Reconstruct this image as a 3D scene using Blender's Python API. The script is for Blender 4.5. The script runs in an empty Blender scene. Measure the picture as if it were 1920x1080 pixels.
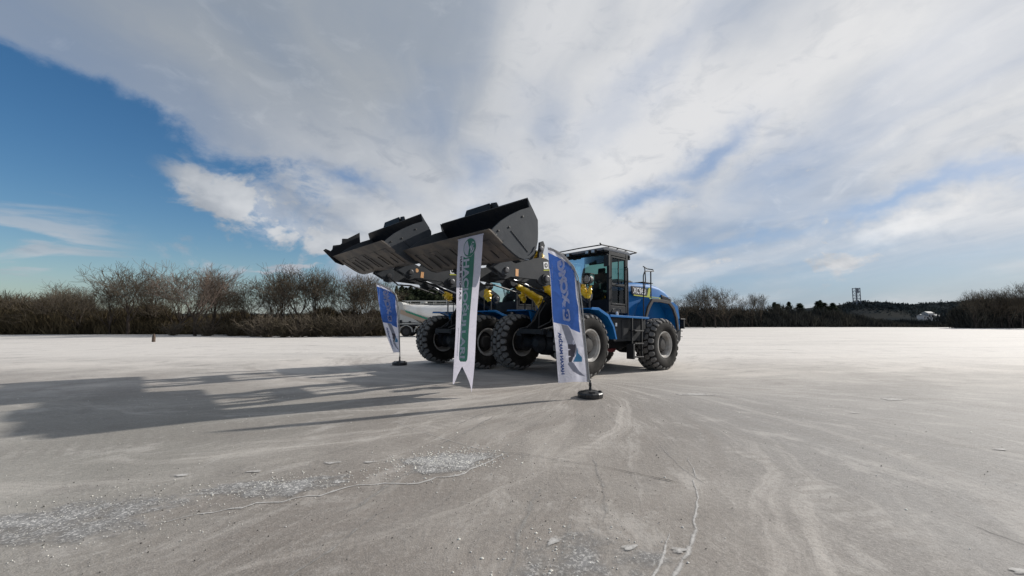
import bpy, bmesh, math, random
import numpy as np
from mathutils import Vector, Matrix, Euler
PI = math.pi
R = math.radians
random.seed(7)
rng = np.random.default_rng(7)
S = bpy.context.scene
COL = S.collection

# ------------------------------------------------------------------ camera, world, sun, exposure
cam_d = bpy.data.cameras.new('camera')
cam = bpy.data.objects.new('camera', cam_d)
COL.objects.link(cam)
cam_d.sensor_width = 36.0
cam_d.lens = 36.0 * 767.4 / 1920.0
cam_d.clip_start = 0.05
cam_d.clip_end = 6000
cam.location = (0, 0, 1.36)
cam.rotation_euler = (R(90 + 4.45), 0, 0)
S.camera = cam

SUN_EL = R(28.5)
SUN_AZ = math.atan2(0.891, 0.454)          # clockwise from +Y
sun_vec = Vector((math.sin(SUN_AZ) * math.cos(SUN_EL), math.cos(SUN_AZ) * math.cos(SUN_EL), math.sin(SUN_EL)))
sd = bpy.data.lights.new('sun', 'SUN')
sd.energy = 4.9
sd.angle = R(1.0)
sd.color = (1.0, 0.955, 0.89)
sun = bpy.data.objects.new('sun', sd)
COL.objects.link(sun)
sun.rotation_euler = sun_vec.to_track_quat('Z', 'Y').to_euler()

S.view_settings.view_transform = 'Standard'
S.view_settings.look = 'None'
S.view_settings.exposure = 0.0
S.view_settings.gamma = 1.0
S.view_settings.use_curve_mapping = False
S.render.engine = 'CYCLES'
S.cycles.max_bounces = 6
S.cycles.transparent_max_bounces = 24


class NT:
    """little helper to wire node trees"""
    def __init__(self, tree):
        self.t = tree
        self.t.nodes.clear()

    def n(self, kind, **kw):
        nd = self.t.nodes.new(kind)
        ins = kw.pop('ins', {})
        for k, v in kw.items():
            setattr(nd, k, v)
        for k, v in ins.items():
            s = nd.inputs[k]
            if isinstance(v, bpy.types.NodeSocket):
                self.t.links.new(v, s)
            else:
                s.default_value = v
        return nd

    def math(self, op, a, b=None, c=None, clamp=False):
        nd = self.t.nodes.new('ShaderNodeMath')
        nd.operation = op
        nd.use_clamp = clamp
        for i, v in enumerate((a, b, c)):
            if v is None:
                continue
            if isinstance(v, bpy.types.NodeSocket):
                self.t.links.new(v, nd.inputs[i])
            else:
                nd.inputs[i].default_value = v
        return nd.outputs[0]

    def step(self, x, lo, hi, a=0.0, b=1.0):
        nd = self.n('ShaderNodeMapRange', interpolation_type='SMOOTHSTEP', ins={0: x, 1: lo, 2: hi, 3: a, 4: b})
        return nd.outputs[0]

    def noise(self, vec, scale, detail=4, rough=0.55, dist=0.0):
        nd = self.n('ShaderNodeTexNoise', ins={'Vector': vec, 'Scale': scale, 'Detail': detail, 'Roughness': rough, 'Distortion': dist})
        return nd.outputs[0]

    def mix(self, fac, a, b, blend='MIX'):
        nd = self.t.nodes.new('ShaderNodeMix')
        nd.data_type = 'RGBA'
        nd.blend_type = blend
        for idx, v in ((0, fac), (6, a), (7, b)):
            s = nd.inputs[idx]
            if isinstance(v, bpy.types.NodeSocket):
                self.t.links.new(v, s)
            elif idx == 0:
                s.default_value = v
            else:
                s.default_value = tuple(v) + ((1.0,) if len(v) == 3 else ())
        return nd.outputs[2]

    def comb(self, x, y, z=0.0):
        return self.n('ShaderNodeCombineXYZ', ins={0: x, 1: y, 2: z}).outputs[0]

    def link(self, a, b):
        self.t.links.new(a, b)


world = bpy.data.worlds.new('World')
S.world = world
world.use_nodes = True
W = NT(world.node_tree)
tc = W.n('ShaderNodeTexCoord').outputs['Generated']
sx = W.n('ShaderNodeSeparateXYZ', ins={0: tc})
dx, dy, dz = sx.outputs
sky = W.n('ShaderNodeTexSky', sky_type='NISHITA')
sky.sun_disc = False
sky.sun_elevation = SUN_EL
sky.sun_rotation = SUN_AZ
sky.air_density = 1.0
sky.dust_density = 0.6
sky.ozone_density = 2.2
blue = W.n('ShaderNodeHueSaturation', ins={'Hue': 0.5, 'Saturation': 1.30, 'Value': 0.096, 'Color': sky.outputs[0]}).outputs[0]
azm = W.math('MULTIPLY', W.math('ARCTAN2', dx, dy), 180 / PI)      # degrees, 0 ahead, + right
elv = W.math('MULTIPLY', W.math('ARCSINE', dz), 180 / PI)
# cloud deck seen in perspective: streaks run away from the viewer
den = W.math('ADD', W.math('MAXIMUM', dz, 0.0), 0.13)
cx = W.math('DIVIDE', dx, den)
cy = W.math('DIVIDE', dy, den)
warp = W.noise(W.comb(cx, cy), 0.55, 3)
cxw = W.math('ADD', cx, W.math('MULTIPLY', W.math('SUBTRACT', warp, 0.5), 1.3))
streak = W.noise(W.comb(W.math('MULTIPLY', cxw, 1.25), W.math('MULTIPLY', cy, 0.33), 3.1), 1.0, 6, 0.5, 0.25)
big = W.noise(W.comb(W.math('MULTIPLY', cxw, 0.45), W.math('MULTIPLY', cy, 0.30), 9.7), 1.0, 4, 0.5, 0.3)
# lower layer: softer heaps near the horizon, stretched sideways
low = W.noise(W.comb(W.math('MULTIPLY', azm, 0.055), W.math('MULTIPLY', elv, 0.20), 1.7), 1.0, 6, 0.55, 0.5)
# edge of the deck on the left: azimuth of the edge as a function of elevation
fc = W.n('ShaderNodeFloatCurve')
cur = fc.mapping.curves[0]
pts = [(0.0, -18), (4, -18), (6.6, -20), (9, -25), (11.5, -30), (14, -33), (17.5, -33), (19.5, -34), (21.0, -38), (22.2, -43), (23.2, -50), (24.5, -60), (27, -80), (34, -100), (60, -100)]
while len(cur.points) < len(pts):
    cur.points.new(0.5, 0.5)
for p, (e, a) in zip(cur.points, pts):
    p.location = (e / 60.0, (a + 100) / 100.0)
    p.handle_type = 'AUTO_CLAMPED'
fc.mapping.update()
W.link(W.math('DIVIDE', W.math('MAXIMUM', elv, 0.0), 60.0), fc.inputs[1])
edge = W.math('SUBTRACT', W.math('MULTIPLY', fc.outputs[0], 100.0), 100.0)
ragged = W.noise(W.comb(W.math('MULTIPLY', azm, 0.11), W.math('MULTIPLY', elv, 0.19), 5.5), 1.0, 7, 0.6, 0.35)
puff0 = W.noise(W.comb(W.math('MULTIPLY', azm, 0.15), W.math('MULTIPLY', elv, 0.20), 11.8), 1.0, 9, 0.6, 0.3)
dist = W.math('ADD', W.math('ADD', W.math('SUBTRACT', azm, edge), W.math('MULTIPLY', W.math('SUBTRACT', puff0, 0.5), 26.0)), W.math('MULTIPLY', W.math('SUBTRACT', ragged, 0.5), 30.0))
deck = W.step(dist, -4.0, 6.5)
# far behind on the left the deck closes again
deck = W.math('MAXIMUM', deck, W.step(azm, -125, -160))
# little wisps in the blue
wz = W.noise(W.comb(W.math('MULTIPLY', azm, 0.07), W.math('MULTIPLY', elv, 0.42), 2.2), 1.0, 6, 0.55, 0.6)
band = W.math('MULTIPLY', W.step(elv, 2.0, 5.5), W.step(elv, 13.0, 7.5))
band = W.math('MULTIPLY', band, W.step(azm, -41, -48))
wisp = W.math('MULTIPLY', W.step(wz, 0.52, 0.66), band)
band2 = W.math('MULTIPLY', W.step(elv, 5.0, 1.5), W.step(azm, -45, -15, 0.30, 0.75))
wisp = W.math('MAXIMUM', W.math('MULTIPLY', wisp, 0.7), W.math('MULTIPLY', W.step(low, 0.35, 0.7), band2))
# openings in the deck where blue-grey shows through
st2 = W.math('ADD', W.math('MULTIPLY', streak, 0.6), W.math('MULTIPLY', big, 0.4))
thin = W.step(st2, 0.34, 0.54, 0.45, 1.0)
thin = W.math('MAXIMUM', thin, W.math('MULTIPLY', W.step(elv, 24, 34), 0.85))
wa = W.noise(W.comb(W.math('MULTIPLY', azm, 0.09), W.math('MULTIPLY', elv, 0.12), 7.7), 1.0, 5, 0.6)
wb = W.noise(W.comb(W.math('MULTIPLY', azm, 0.09), W.math('MULTIPLY', elv, 0.12), 3.3), 1.0, 5, 0.6)
aw = W.math('ADD', azm, W.math('MULTIPLY', W.math('SUBTRACT', wa, 0.5), 16.0))
ew = W.math('ADD', elv, W.math('MULTIPLY', W.math('SUBTRACT', wb, 0.5), 9.0))


def gap(a0, e0, sa, se, tilt, amp):
    da = W.math('SUBTRACT', aw, a0)
    de = W.math('SUBTRACT', W.math('SUBTRACT', ew, e0), W.math('MULTIPLY', da, tilt))
    q = W.math('ADD', W.math('POWER', W.math('ABSOLUTE', W.math('DIVIDE', da, sa)), 2.0), W.math('POWER', W.math('ABSOLUTE', W.math('DIVIDE', de, se)), 2.0))
    return W.math('MULTIPLY', W.math('EXPONENT', W.math('MULTIPLY', q, -1.0)), amp)


gaps = gap(-6.5, 20.0, 3.0, 3.6, 0.0, 0.42)
for gq in ((17.5, 16.0, 4.0, 1.8, 0.1, 0.62), (25.0, 20.0, 6.0, 1.7, 0.35, 0.62), (-12.5, 26.0, 5.0, 3.2, 0.2, 0.22), (34.0, 18.0, 6.0, 2.6, 0.4, 0.38), (45.0, 12.2, 11.0, 1.1, 0.12, 0.75), (30.0, 10.0, 9.0, 0.9, 0.10, 0.5),
           (-21.5, 17.5, 5.0, 1.3, -0.25, 0.7), (-4.0, 14.5, 4.0, 1.2, 0.0, 0.55), (5.0, 26.0, 5.0, 3.5, 0.0, 0.25), (20.0, 30.0, 12.0, 3.0, 0.6, 0.25), (42.0, 4.5, 16.0, 2.2, 0.02, 0.7)):
    gaps = W.math('MAXIMUM', gaps, gap(*gq))
thin = W.math('MULTIPLY', thin, W.math('SUBTRACT', 1.0, W.math('MULTIPLY', gaps, 1.2), clamp=True))
# lower right: bands of pale blue near the horizon
hb = W.math('MULTIPLY', W.step(elv, 12.0, 3.0), W.step(azm, -8, 18))
lowgap = W.step(low, 0.40, 0.62, 0.35, 1.0)
thin = W.math('MULTIPLY', thin, W.math('ADD', W.math('SUBTRACT', 1.0, hb), W.math('MULTIPLY', hb, lowgap)))
cover = W.math('MULTIPLY', deck, thin)
cover = W.math('MAXIMUM', cover, wisp, clamp=True)
bank = gap(-35.0, 13.6, 4.6, 3.2, -0.25, 1.1)
for gq in ((-29.0, 11.3, 5.0, 2.2, -0.35, 1.0), (-22.0, 9.3, 7.0, 2.4, -0.15, 1.0), (-14.0, 7.0, 7.0, 3.0, -0.1, 0.9), (-25.5, 6.0, 4.5, 0.6, 0.0, 0.6), (-30.5, 5.2, 2.5, 0.4, 0.0, 0.5)):
    bank = W.math('MAXIMUM', bank, gap(*gq))
puff = W.noise(W.comb(W.math('MULTIPLY', azm, 0.17), W.math('MULTIPLY', elv, 0.24), 8.8), 1.0, 9, 0.58, 0.25)
bank = W.step(W.math('ADD', bank, W.math('MULTIPLY', W.math('SUBTRACT', puff, 0.5), 3.0)), 0.12, 0.62)
bank = W.math('MULTIPLY', bank, W.math('MULTIPLY', W.step(elv, 19.0, 16.0), W.math('MULTIPLY', W.step(azm, -43, -39), W.step(elv, 2.5, 5.0))))
cover = W.math('MAXIMUM', cover, bank, clamp=True)
# cloud tone
tone = W.math('ADD', W.math('MULTIPLY', streak, 0.55), W.math('MULTIPLY', big, 0.45))
cloudcol = W.mix(W.step(tone, 0.36, 0.60), (0.330, 0.370, 0.430), (0.600, 0.620, 0.660))
topdark = W.math('MULTIPLY', W.step(elv, 19, 30), W.step(azm, 8, -20))
cloudcol = W.mix(W.math('MULTIPLY', topdark, 0.55), cloudcol, (0.30, 0.335, 0.37))
# heaps lit from the right, lower left cloud bank
heap = W.math('MULTIPLY', W.step(low, 0.42, 0.62), W.math('MULTIPLY', W.step(elv, 19, 14), W.step(elv, 2.0, 7.0)))
heap = W.math('MULTIPLY', heap, W.step(azm, -2, -14, 0.45, 1.0))
heap2 = gap(-33.5, 14.0, 4.5, 3.0, -0.25, 1.0)
for gq in ((-29.5, 11.5, 6.0, 2.4, -0.15, 1.0), (-22.0, 9.0, 7.0, 2.6, -0.10, 1.0), (-17.0, 12.5, 6.5, 1.6, -0.12, 0.9), (-7.5, 14.5, 2.6, 4.5, 0.0, 0.8), (-11.0, 9.5, 7.0, 2.0, 0.0, 0.7), (12.0, 20.0, 5.0, 6.0, 0.3, 0.5), (18.0, 8.5, 4.0, 1.0, 0.05, 0.8), (44.0, 9.5, 7.0, 1.1, 0.12, 0.9), (48.0, 24.0, 9.0, 8.0, 0.2, 0.5)):
    heap2 = W.math('MAXIMUM', heap2, gap(*gq))
heap = W.math('MAXIMUM', W.math('MULTIPLY', heap, 0.6), W.math('MULTIPLY', heap2, W.step(ragged, 0.30, 0.55, 0.55, 1.0)))
mott = W.noise(W.comb(W.math('MULTIPLY', azm, 0.22), W.math('MULTIPLY', elv, 0.42), 4.4), 1.0, 7, 0.62, 0.6)
cloudcol = W.mix(W.math('MULTIPLY', W.step(mott, 0.50, 0.30), W.step(elv, 34, 14, 0.22, 0.50)), cloudcol, (0.33, 0.37, 0.44))
cloudcol = W.mix(W.math('MULTIPLY', W.step(mott, 0.52, 0.72), W.step(elv, 34, 14, 0.18, 0.42)), cloudcol, (0.62, 0.64, 0.67))
cloudcol = W.mix(heap, cloudcol, (0.74, 0.75, 0.77))
# nearer the sun side the deck is brighter
sundot = W.math('ADD', W.math('ADD', W.math('MULTIPLY', dx, sun_vec.x), W.math('MULTIPLY', dy, sun_vec.y)), W.math('MULTIPLY', dz, sun_vec.z))
cloudcol = W.mix(1.0, cloudcol, W.n('ShaderNodeCombineColor', ins={0: W.step(sundot, 0.1, 1.0, 0.84, 1.3), 1: W.step(sundot, 0.1, 1.0, 0.86, 1.26), 2: W.step(sundot, 0.1, 1.0, 0.88, 1.20)}).outputs[0], 'MULTIPLY')
# thin veil behind the openings so they are blue-grey rather than deep blue
veil = W.mix(W.math('MULTIPLY', deck, 0.62), blue, (0.20, 0.31, 0.52))
hz = W.step(elv, 9.0, 0.0)
veil = W.mix(W.math('MULTIPLY', hz, W.step(azm, -40, 0, 0.30, 0.60)), veil, (0.25, 0.39, 0.53))
allsky = W.mix(cover, veil, cloudcol)
bg = W.n('ShaderNodeBackground', ins={'Color': allsky, 'Strength': 1.0})
wo = W.n('ShaderNodeOutputWorld')
W.link(bg.outputs[0], wo.inputs[0])


# ------------------------------------------------------------------ materials
def material(name, col, rough=0.6, metal=0.0, col2=None, scale=4.0, thr=(0.4, 0.65), dust=0.0, dustcol=(0.33, 0.30, 0.265),
             bump=0.0, bscale=40.0, spec=0.5, coat=0.0, coord='Object', island=0.0, emis=None, sub=0.0):
    m = bpy.data.materials.new(name)
    m.use_nodes = True
    N = NT(m.node_tree)
    co = N.n('ShaderNodeTexCoord').outputs['Object'] if coord == 'Object' else N.n('ShaderNodeNewGeometry').outputs['Position']
    b = N.n('ShaderNodeBsdfPrincipled', ins={'Roughness': rough, 'Metallic': metal, 'Specular IOR Level': spec})
    o = N.n('ShaderNodeOutputMaterial')
    N.link(b.outputs[0], o.inputs[0])
    if spec < 0.05:                      # bark, twigs, leaves: no sheen at all
        b.inputs['Specular IOR Level'].default_value = 0.0
        b.inputs['IOR'].default_value = 1.0
    c = tuple(col) + (1.0,)
    if col2 is not None:
        nz = N.noise(co, scale, 5, 0.6)
        c = N.mix(N.step(nz, thr[0], thr[1]), col, col2)
    if island:
        rnd = N.n('ShaderNodeNewGeometry').outputs['Random Per Island']
        c = N.mix(1.0, c if not isinstance(c, tuple) else c[:3], N.n('ShaderNodeCombineColor', ins={
            0: N.math('ADD', N.math('MULTIPLY', rnd, island * 2), 1 - island),
            1: N.math('ADD', N.math('MULTIPLY', rnd, island * 2), 1 - island),
            2: N.math('ADD', N.math('MULTIPLY', rnd, island * 1.6), 1 - island)}).outputs[0], 'MULTIPLY')
    if dust:
        nz = N.noise(co, 2.3, 6, 0.65)
        up = N.n('ShaderNodeSeparateXYZ', ins={0: N.n('ShaderNodeNewGeometry').outputs['Normal']}).outputs[2]
        f = N.math('MULTIPLY', N.math('ADD', N.step(nz, 0.35, 0.75), N.step(up, 0.3, 1.0, 0, 0.6)), dust, clamp=True)
        c = N.mix(f, c if not isinstance(c, tuple) else c[:3], dustcol)
        N.link(N.math('ADD', N.math('MULTIPLY', f, 0.35), rough, clamp=True), b.inputs['Roughness'])
    if isinstance(c, tuple):
        b.inputs['Base Color'].default_value = c
    else:
        N.link(c, b.inputs['Base Color'])
    if coat:
        b.inputs['Coat Weight'].default_value = coat
        b.inputs['Coat Roughness'].default_value = 0.12
    if bump:
        bp = N.n('ShaderNodeBump', ins={'Strength': bump, 'Distance': 0.02, 'Height': N.noise(co, bscale, 5, 0.6)})
        N.link(bp.outputs[0], b.inputs['Normal'])
    if emis:
        b.inputs['Emission Color'].default_value = tuple(emis) + (1,)
        b.inputs['Emission Strength'].default_value = 1.0
    return m


MT = {}
MT['blue'] = material('blue_paint', (0.003, 0.120, 0.36), 0.58, 0.0, (0.004, 0.140, 0.39), 1.5, dust=0.015, bump=0.03, bscale=6, spec=0.2)
MT['grey'] = material('grey_paint', (0.028, 0.032, 0.038), 0.68, 0.0, (0.038, 0.042, 0.048), 3.0, dust=0.04, bump=0.08, spec=0.25)
MT['bucket'] = material('bucket_steel_paint', (0.034, 0.041, 0.051), 0.72, 0.0, (0.046, 0.053, 0.062), 2.2, dust=0.04, bump=0.1, bscale=12, spec=0.22)
MT['bucket_floor'] = material('dusty_bucket_floor', (0.080, 0.076, 0.074), 0.6, 0.0, (0.140, 0.120, 0.104), 2.2, (0.42, 0.62), dust=0.06, bump=0.2, bscale=15, spec=0.25)
MT['bucket_in'] = material('dark_bucket_lining', (0.008, 0.010, 0.015), 0.5, 0.0, (0.022, 0.021, 0.021), 1.3, spec=0.2)
MT['dark'] = material('dark_frame_paint', (0.007, 0.009, 0.013), 0.62, 0.0, (0.014, 0.016, 0.020), 5.0, dust=0.02, spec=0.3)
MT['black'] = material('black_rubber', (0.012, 0.012, 0.013), 0.6, dust=0.03)
MT['tyre'] = material('tyre_rubber', (0.011, 0.0105, 0.010), 0.85, 0.0, (0.046, 0.041, 0.037), 3.0, (0.42, 0.8), spec=0.25, dust=0.02, dustcol=(0.22, 0.19, 0.165), bump=0.15, bscale=60)
MT['tread'] = material('tyre_tread_rubber', (0.105, 0.103, 0.102), 0.8, 0.0, (0.19, 0.182, 0.174), 6.0, (0.35, 0.7), dust=0.15, dustcol=(0.26, 0.235, 0.21), bump=0.2, bscale=70)
MT['rim'] = material('grey_rim_paint', (0.46, 0.45, 0.43), 0.6, 0.0, (0.30, 0.27, 0.24), 5.0, (0.4, 0.7), dust=0.3)
MT['hub'] = material('hub_grey', (0.030, 0.028, 0.027), 0.6, dust=0.06)
MT['chrome'] = material('chrome_rod', (0.35, 0.36, 0.38), 0.28, 1.0)
MT['steel'] = material('bright_pin_steel', (0.10, 0.10, 0.105), 0.4, 0.6)
MT['yellow'] = material('yellow_film', (0.88, 0.60, 0.015), 0.3, 0.0, (0.78, 0.46, 0.01), 9.0, bump=0.7, bscale=22, coat=0.5)
MT['yellow2'] = material('yellow_stripe', (0.50, 0.52, 0.05), 0.5)
MT['orange'] = material('orange_label', (0.75, 0.36, 0.14), 0.5, 0.0, (0.8, 0.5, 0.25), 30)
MT['ylabel'] = material('yellow_label', (0.72, 0.55, 0.10), 0.5)
MT['red'] = material('red_paint', (0.14, 0.008, 0.012), 0.45)
MT['redlens'] = material('red_lens', (0.5, 0.02, 0.01), 0.15)
MT['lens'] = material('lamp_lens', (0.55, 0.56, 0.56), 0.1, 0.3, bump=0.3, bscale=60)
MT['white'] = material('white_print', (0.78, 0.78, 0.78), 0.5)
MT['seat'] = material('seat_fabric', (0.018, 0.02, 0.022), 0.8)
MT['hose'] = material('hydraulic_hose', (0.014, 0.014, 0.015), 0.45)
MT['mesh'] = material('dark_grille', (0.020, 0.018, 0.018), 0.6, bump=0.5, bscale=90)
MT['archtrim'] = material('grey_plastic_trim', (0.040, 0.037, 0.038), 0.7, dust=0.06, spec=0.3)
MT['roofwhite'] = material('pale_roof_paint', (0.30, 0.31, 0.33), 0.4, dust=0.15)

g = bpy.data.materials.new('tinted_glass')
g.use_nodes = True
G = NT(g.node_tree)
tr = G.n('ShaderNodeBsdfTransparent', ins={'Color': (0.36, 0.54, 0.52, 1)})
gl = G.n('ShaderNodeBsdfGlossy', ins={'Roughness': 0.03, 'Color': (0.9, 0.95, 1, 1)})
fr = G.n('ShaderNodeFresnel', ins={'IOR': 1.5})
mx = G.n('ShaderNodeMixShader')
G.link(G.math('MULTIPLY', fr.outputs[0], 0.6), mx.inputs[0])
G.link(tr.outputs[0], mx.inputs[1])
G.link(gl.outputs[0], mx.inputs[2])
G.link(mx.outputs[0], G.n('ShaderNodeOutputMaterial').inputs[0])
MT['glass'] = g


def cloth(name, col, col2=None, sub=0.35):
    m = bpy.data.materials.new(name)
    m.use_nodes = True
    N = NT(m.node_tree)
    co = N.n('ShaderNodeTexCoord').outputs['Object']
    nz = N.noise(co, 3.0, 4)
    c2 = col2 or tuple(x * 0.88 for x in col)
    c = N.mix(N.step(nz, 0.35, 0.7), col, c2)
    d = N.n('ShaderNodeBsdfPrincipled', ins={'Roughness': 0.62, 'Base Color': c, 'Specular IOR Level': 0.3})
    bp = N.n('ShaderNodeBump', ins={'Strength': 0.8, 'Distance': 0.03, 'Height': N.noise(co, 5.0, 4, 0.55, 1.2)})
    N.link(bp.outputs[0], d.inputs['Normal'])
    t = N.n('ShaderNodeBsdfTranslucent', ins={'Color': c})
    N.link(bp.outputs[0], t.inputs['Normal'])
    mxx = N.n('ShaderNodeMixShader', ins={0: sub})
    N.link(d.outputs[0], mxx.inputs[1])
    N.link(t.outputs[0], mxx.inputs[2])
    N.link(mxx.outputs[0], N.n('ShaderNodeOutputMaterial').inputs[0])
    return m


MT['cwhite'] = cloth('white_flag_cloth', (0.80, 0.80, 0.90), sub=0.58)
MT['cblue'] = cloth('blue_flag_print', (0.09, 0.215, 0.60), sub=0.55)
MT['cgrey'] = cloth('pale_grey_print', (0.34, 0.35, 0.41))
MT['cdgrey'] = cloth('dark_grey_print', (0.13, 0.12, 0.14))
MT['ccyan'] = cloth('light_blue_print', (0.10, 0.30, 0.50))
MT['ctext'] = cloth('blue_lettering_print', (0.075, 0.13, 0.34))
MT['csleeve'] = cloth('grey_pole_sleeve', (0.42, 0.41, 0.41))
MT['cgreen'] = cloth('green_banner_print', (0.075, 0.23, 0.165))
MT['cblack'] = cloth('dark_lettering_print', (0.05, 0.055, 0.07))
MT['bwhite'] = cloth('banner_cloth', (0.70, 0.67, 0.75), sub=0.4)


# ------------------------------------------------------------------ mesh helpers
class MB:
    def __init__(self):
        self.v = []
        self.f = []

    def add(self, vs, fs):
        o = len(self.v)
        self.v += [tuple(p) for p in vs]
        self.f += [tuple(i + o for i in q) for q in fs]
        return self

    def box(self, x0, x1, y0, y1, z0, z1, M=None):
        vs = [Vector((x, y, z)) for x in (x0, x1) for y in (y0, y1) for z in (z0, z1)]
        if M is not None:
            vs = [M @ p for p in vs]
        return self.add(vs, [(0, 1, 3, 2), (4, 6, 7, 5), (0, 4, 5, 1), (2, 3, 7, 6), (0, 2, 6, 4), (1, 5, 7, 3)])

    def plate(self, poly, y0, y1):
        """polygon in (x,z) extruded along y"""
        n = len(poly)
        area = sum(poly[i][0] * poly[(i + 1) % n][1] - poly[(i + 1) % n][0] * poly[i][1] for i in range(n))
        if area < 0:
            poly = poly[::-1]
        vs = [(p[0], y0, p[1]) for p in poly] + [(p[0], y1, p[1]) for p in poly]
        fs = [tuple(range(n)), tuple(range(2 * n - 1, n - 1, -1))]
        for i in range(n):
            j = (i + 1) % n
            fs.append((i, i + n, j + n, j))
        return self.add(vs, fs)

    def tube(self, pts, r, n=8, cap=True):
        pts = [Vector(p) for p in pts]
        rs = r if isinstance(r, (list, tuple)) else [r] * len(pts)
        rings = []
        ref = None
        for i, p in enumerate(pts):
            a = pts[max(i - 1, 0)]
            b = pts[min(i + 1, len(pts) - 1)]
            d = (b - a).normalized()
            if ref is None:
                ref = Vector((0, 0, 1)) if abs(d.z) < 0.9 else Vector((1, 0, 0))
            u = d.cross(ref).normalized()
            w = u.cross(d).normalized()
            ref = w
            rings.append([p + u * (rs[i] * math.cos(2 * PI * k / n)) + w * (rs[i] * math.sin(2 * PI * k / n)) for k in range(n)])
        vs = [q for rg in rings for q in rg]
        fs = []
        for i in range(len(rings) - 1):
            for k in range(n):
                a, b = i * n + k, i * n + (k + 1) % n
                fs.append((a, b, b + n, a + n))
        if cap:
            fs.append(tuple(range(n - 1, -1, -1)))
            fs.append(tuple(range((len(rings) - 1) * n, len(rings) * n)))
        return self.add(vs, fs)

    def lathe(self, prof, c, axis='y', n=32, close=False):
        """prof: list of (a along axis, r)"""
        vs = []
        for a, r in prof:
            for k in range(n):
                t = 2 * PI * k / n
                if axis == 'y':
                    vs.append((c[0] + r * math.cos(t), c[1] + a, c[2] + r * math.sin(t)))
                elif axis == 'z':
                    vs.append((c[0] + r * math.cos(t), c[1] + r * math.sin(t), c[2] + a))
                else:
                    vs.append((c[0] + a, c[1] + r * math.cos(t), c[2] + r * math.sin(t)))
        fs = []
        m = len(prof)
        for i in range(m if close else m - 1):
            j = (i + 1) % m
            for k in range(n):
                fs.append((i * n + k, j * n + k, j * n + (k + 1) % n, i * n + (k + 1) % n))
        if not close:
            fs.append(tuple(range(n)))
            fs.append(tuple(range((m - 1) * n + n - 1, (m - 1) * n - 1, -1)))
        return self.add(vs, fs)

    def build(self, name, mat, parent=None, bevel=0.0, smooth=False, kind=None):
        me = bpy.data.meshes.new(name)
        me.from_pydata(self.v, [], self.f)
        me.materials.append(mat)
        bm = bmesh.new()
        bm.from_mesh(me)
        bmesh.ops.recalc_face_normals(bm, faces=bm.faces)
        if bevel:
            ed = [e for e in bm.edges if len(e.link_faces) == 2 and e.calc_face_angle(0) > R(28)]
            try:
                bmesh.ops.bevel(bm, geom=ed, offset=bevel, segments=1, affect='EDGES', clamp_overlap=True)
            except Exception:
                pass
        bm.to_mesh(me)
        bm.free()
        if smooth:
            for p in me.polygons:
                p.use_smooth = True
            try:
                me.set_sharp_from_angle(angle=R(38))
            except Exception:
                pass
        o = bpy.data.objects.new(name, me)
        COL.objects.link(o)
        if parent is not None:
            o.parent = parent
        if kind:
            o['kind'] = kind
        return o


def np_mesh(name, verts, faces, mat, parent=None, kind=None):
    """verts (n,3), faces (m,k) arrays with constant k"""
    me = bpy.data.meshes.new(name)
    k = faces.shape[1]
    me.vertices.add(len(verts))
    me.vertices.foreach_set('co', np.ascontiguousarray(verts, dtype=np.float32).ravel())
    me.loops.add(faces.size)
    me.loops.foreach_set('vertex_index', np.ascontiguousarray(faces, dtype=np.int32).ravel())
    me.polygons.add(len(faces))
    me.polygons.foreach_set('loop_start', np.arange(0, faces.size, k, dtype=np.int32))
    me.update(calc_edges=True)
    me.validate()
    me.materials.append(mat)
    o = bpy.data.objects.new(name, me)
    COL.objects.link(o)
    if parent is not None:
        o.parent = parent
    if kind:
        o['kind'] = kind
    return o


def tag(o, label, cat, group=None):
    o['label'] = label
    o['category'] = cat
    if group:
        o['group'] = group
    return o


def empty(name, loc=(0, 0, 0), rot=(0, 0, 0)):
    o = bpy.data.objects.new(name, None)
    o.empty_display_size = 0.3
    COL.objects.link(o)
    o.location = loc
    o.rotation_euler = rot
    return o


def copy_tree(o, parent=None):
    c = o.copy()
    COL.objects.link(c)
    c.parent = parent
    for ch in list(o.children):
        copy_tree(ch, c)
    return c


_tc = {}
def text_geo(s, bold=0.0):
    """flat glyph outline as (verts2d, faces) ; height of capitals about 0.7"""
    key = (s, bold)
    if key in _tc:
        return _tc[key]
    cu = bpy.data.curves.new('txt', 'FONT')
    cu.body = s
    cu.size = 1.0
    cu.resolution_u = 3
    cu.offset = bold
    ob = bpy.data.objects.new('txt', cu)
    COL.objects.link(ob)
    dg = bpy.context.evaluated_depsgraph_get()
    me = bpy.data.meshes.new_from_object(ob.evaluated_get(dg))
    bm = bmesh.new()
    bm.from_mesh(me)
    bmesh.ops.triangulate(bm, faces=bm.faces)
    vs = [(v.co.x, v.co.y) for v in bm.verts]
    fs = [tuple(v.index for v in f.verts) for f in bm.faces]
    bm.free()
    bpy.data.objects.remove(ob)
    bpy.data.meshes.remove(me)
    xs = [v[0] for v in vs]
    x0, x1 = min(xs), max(xs)
    ys = [v[1] for v in vs]
    y0, y1 = min(ys), max(ys)
    _tc[key] = (vs, fs, x0, x1, y0, y1)
    return _tc[key]


# ------------------------------------------------------------------ ground
def terrain(x, y):
    x = np.asarray(x, float)
    y = np.asarray(y, float)
    z = -0.009 * np.clip(y - 10, 0, 40)
    z = z - 0.085 * np.exp(-((x - 3.7) ** 2 + (y - 12.9) ** 2) / (2 * 1.75 ** 2))
    far = np.clip((np.hypot(x, y) - 16) / 10, 0, 1)
    z = z + far * 0.05 * np.sin(x * 0.13 + 1.0) * np.sin(y * 0.21 + x * 0.03)
    z = z + 0.010 * np.sin(x * 0.9 + 0.7 * y) * np.clip((np.hypot(x - 1, y - 11) - 5) / 3, 0, 1) * np.sin(y * 0.6)
    return z


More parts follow.
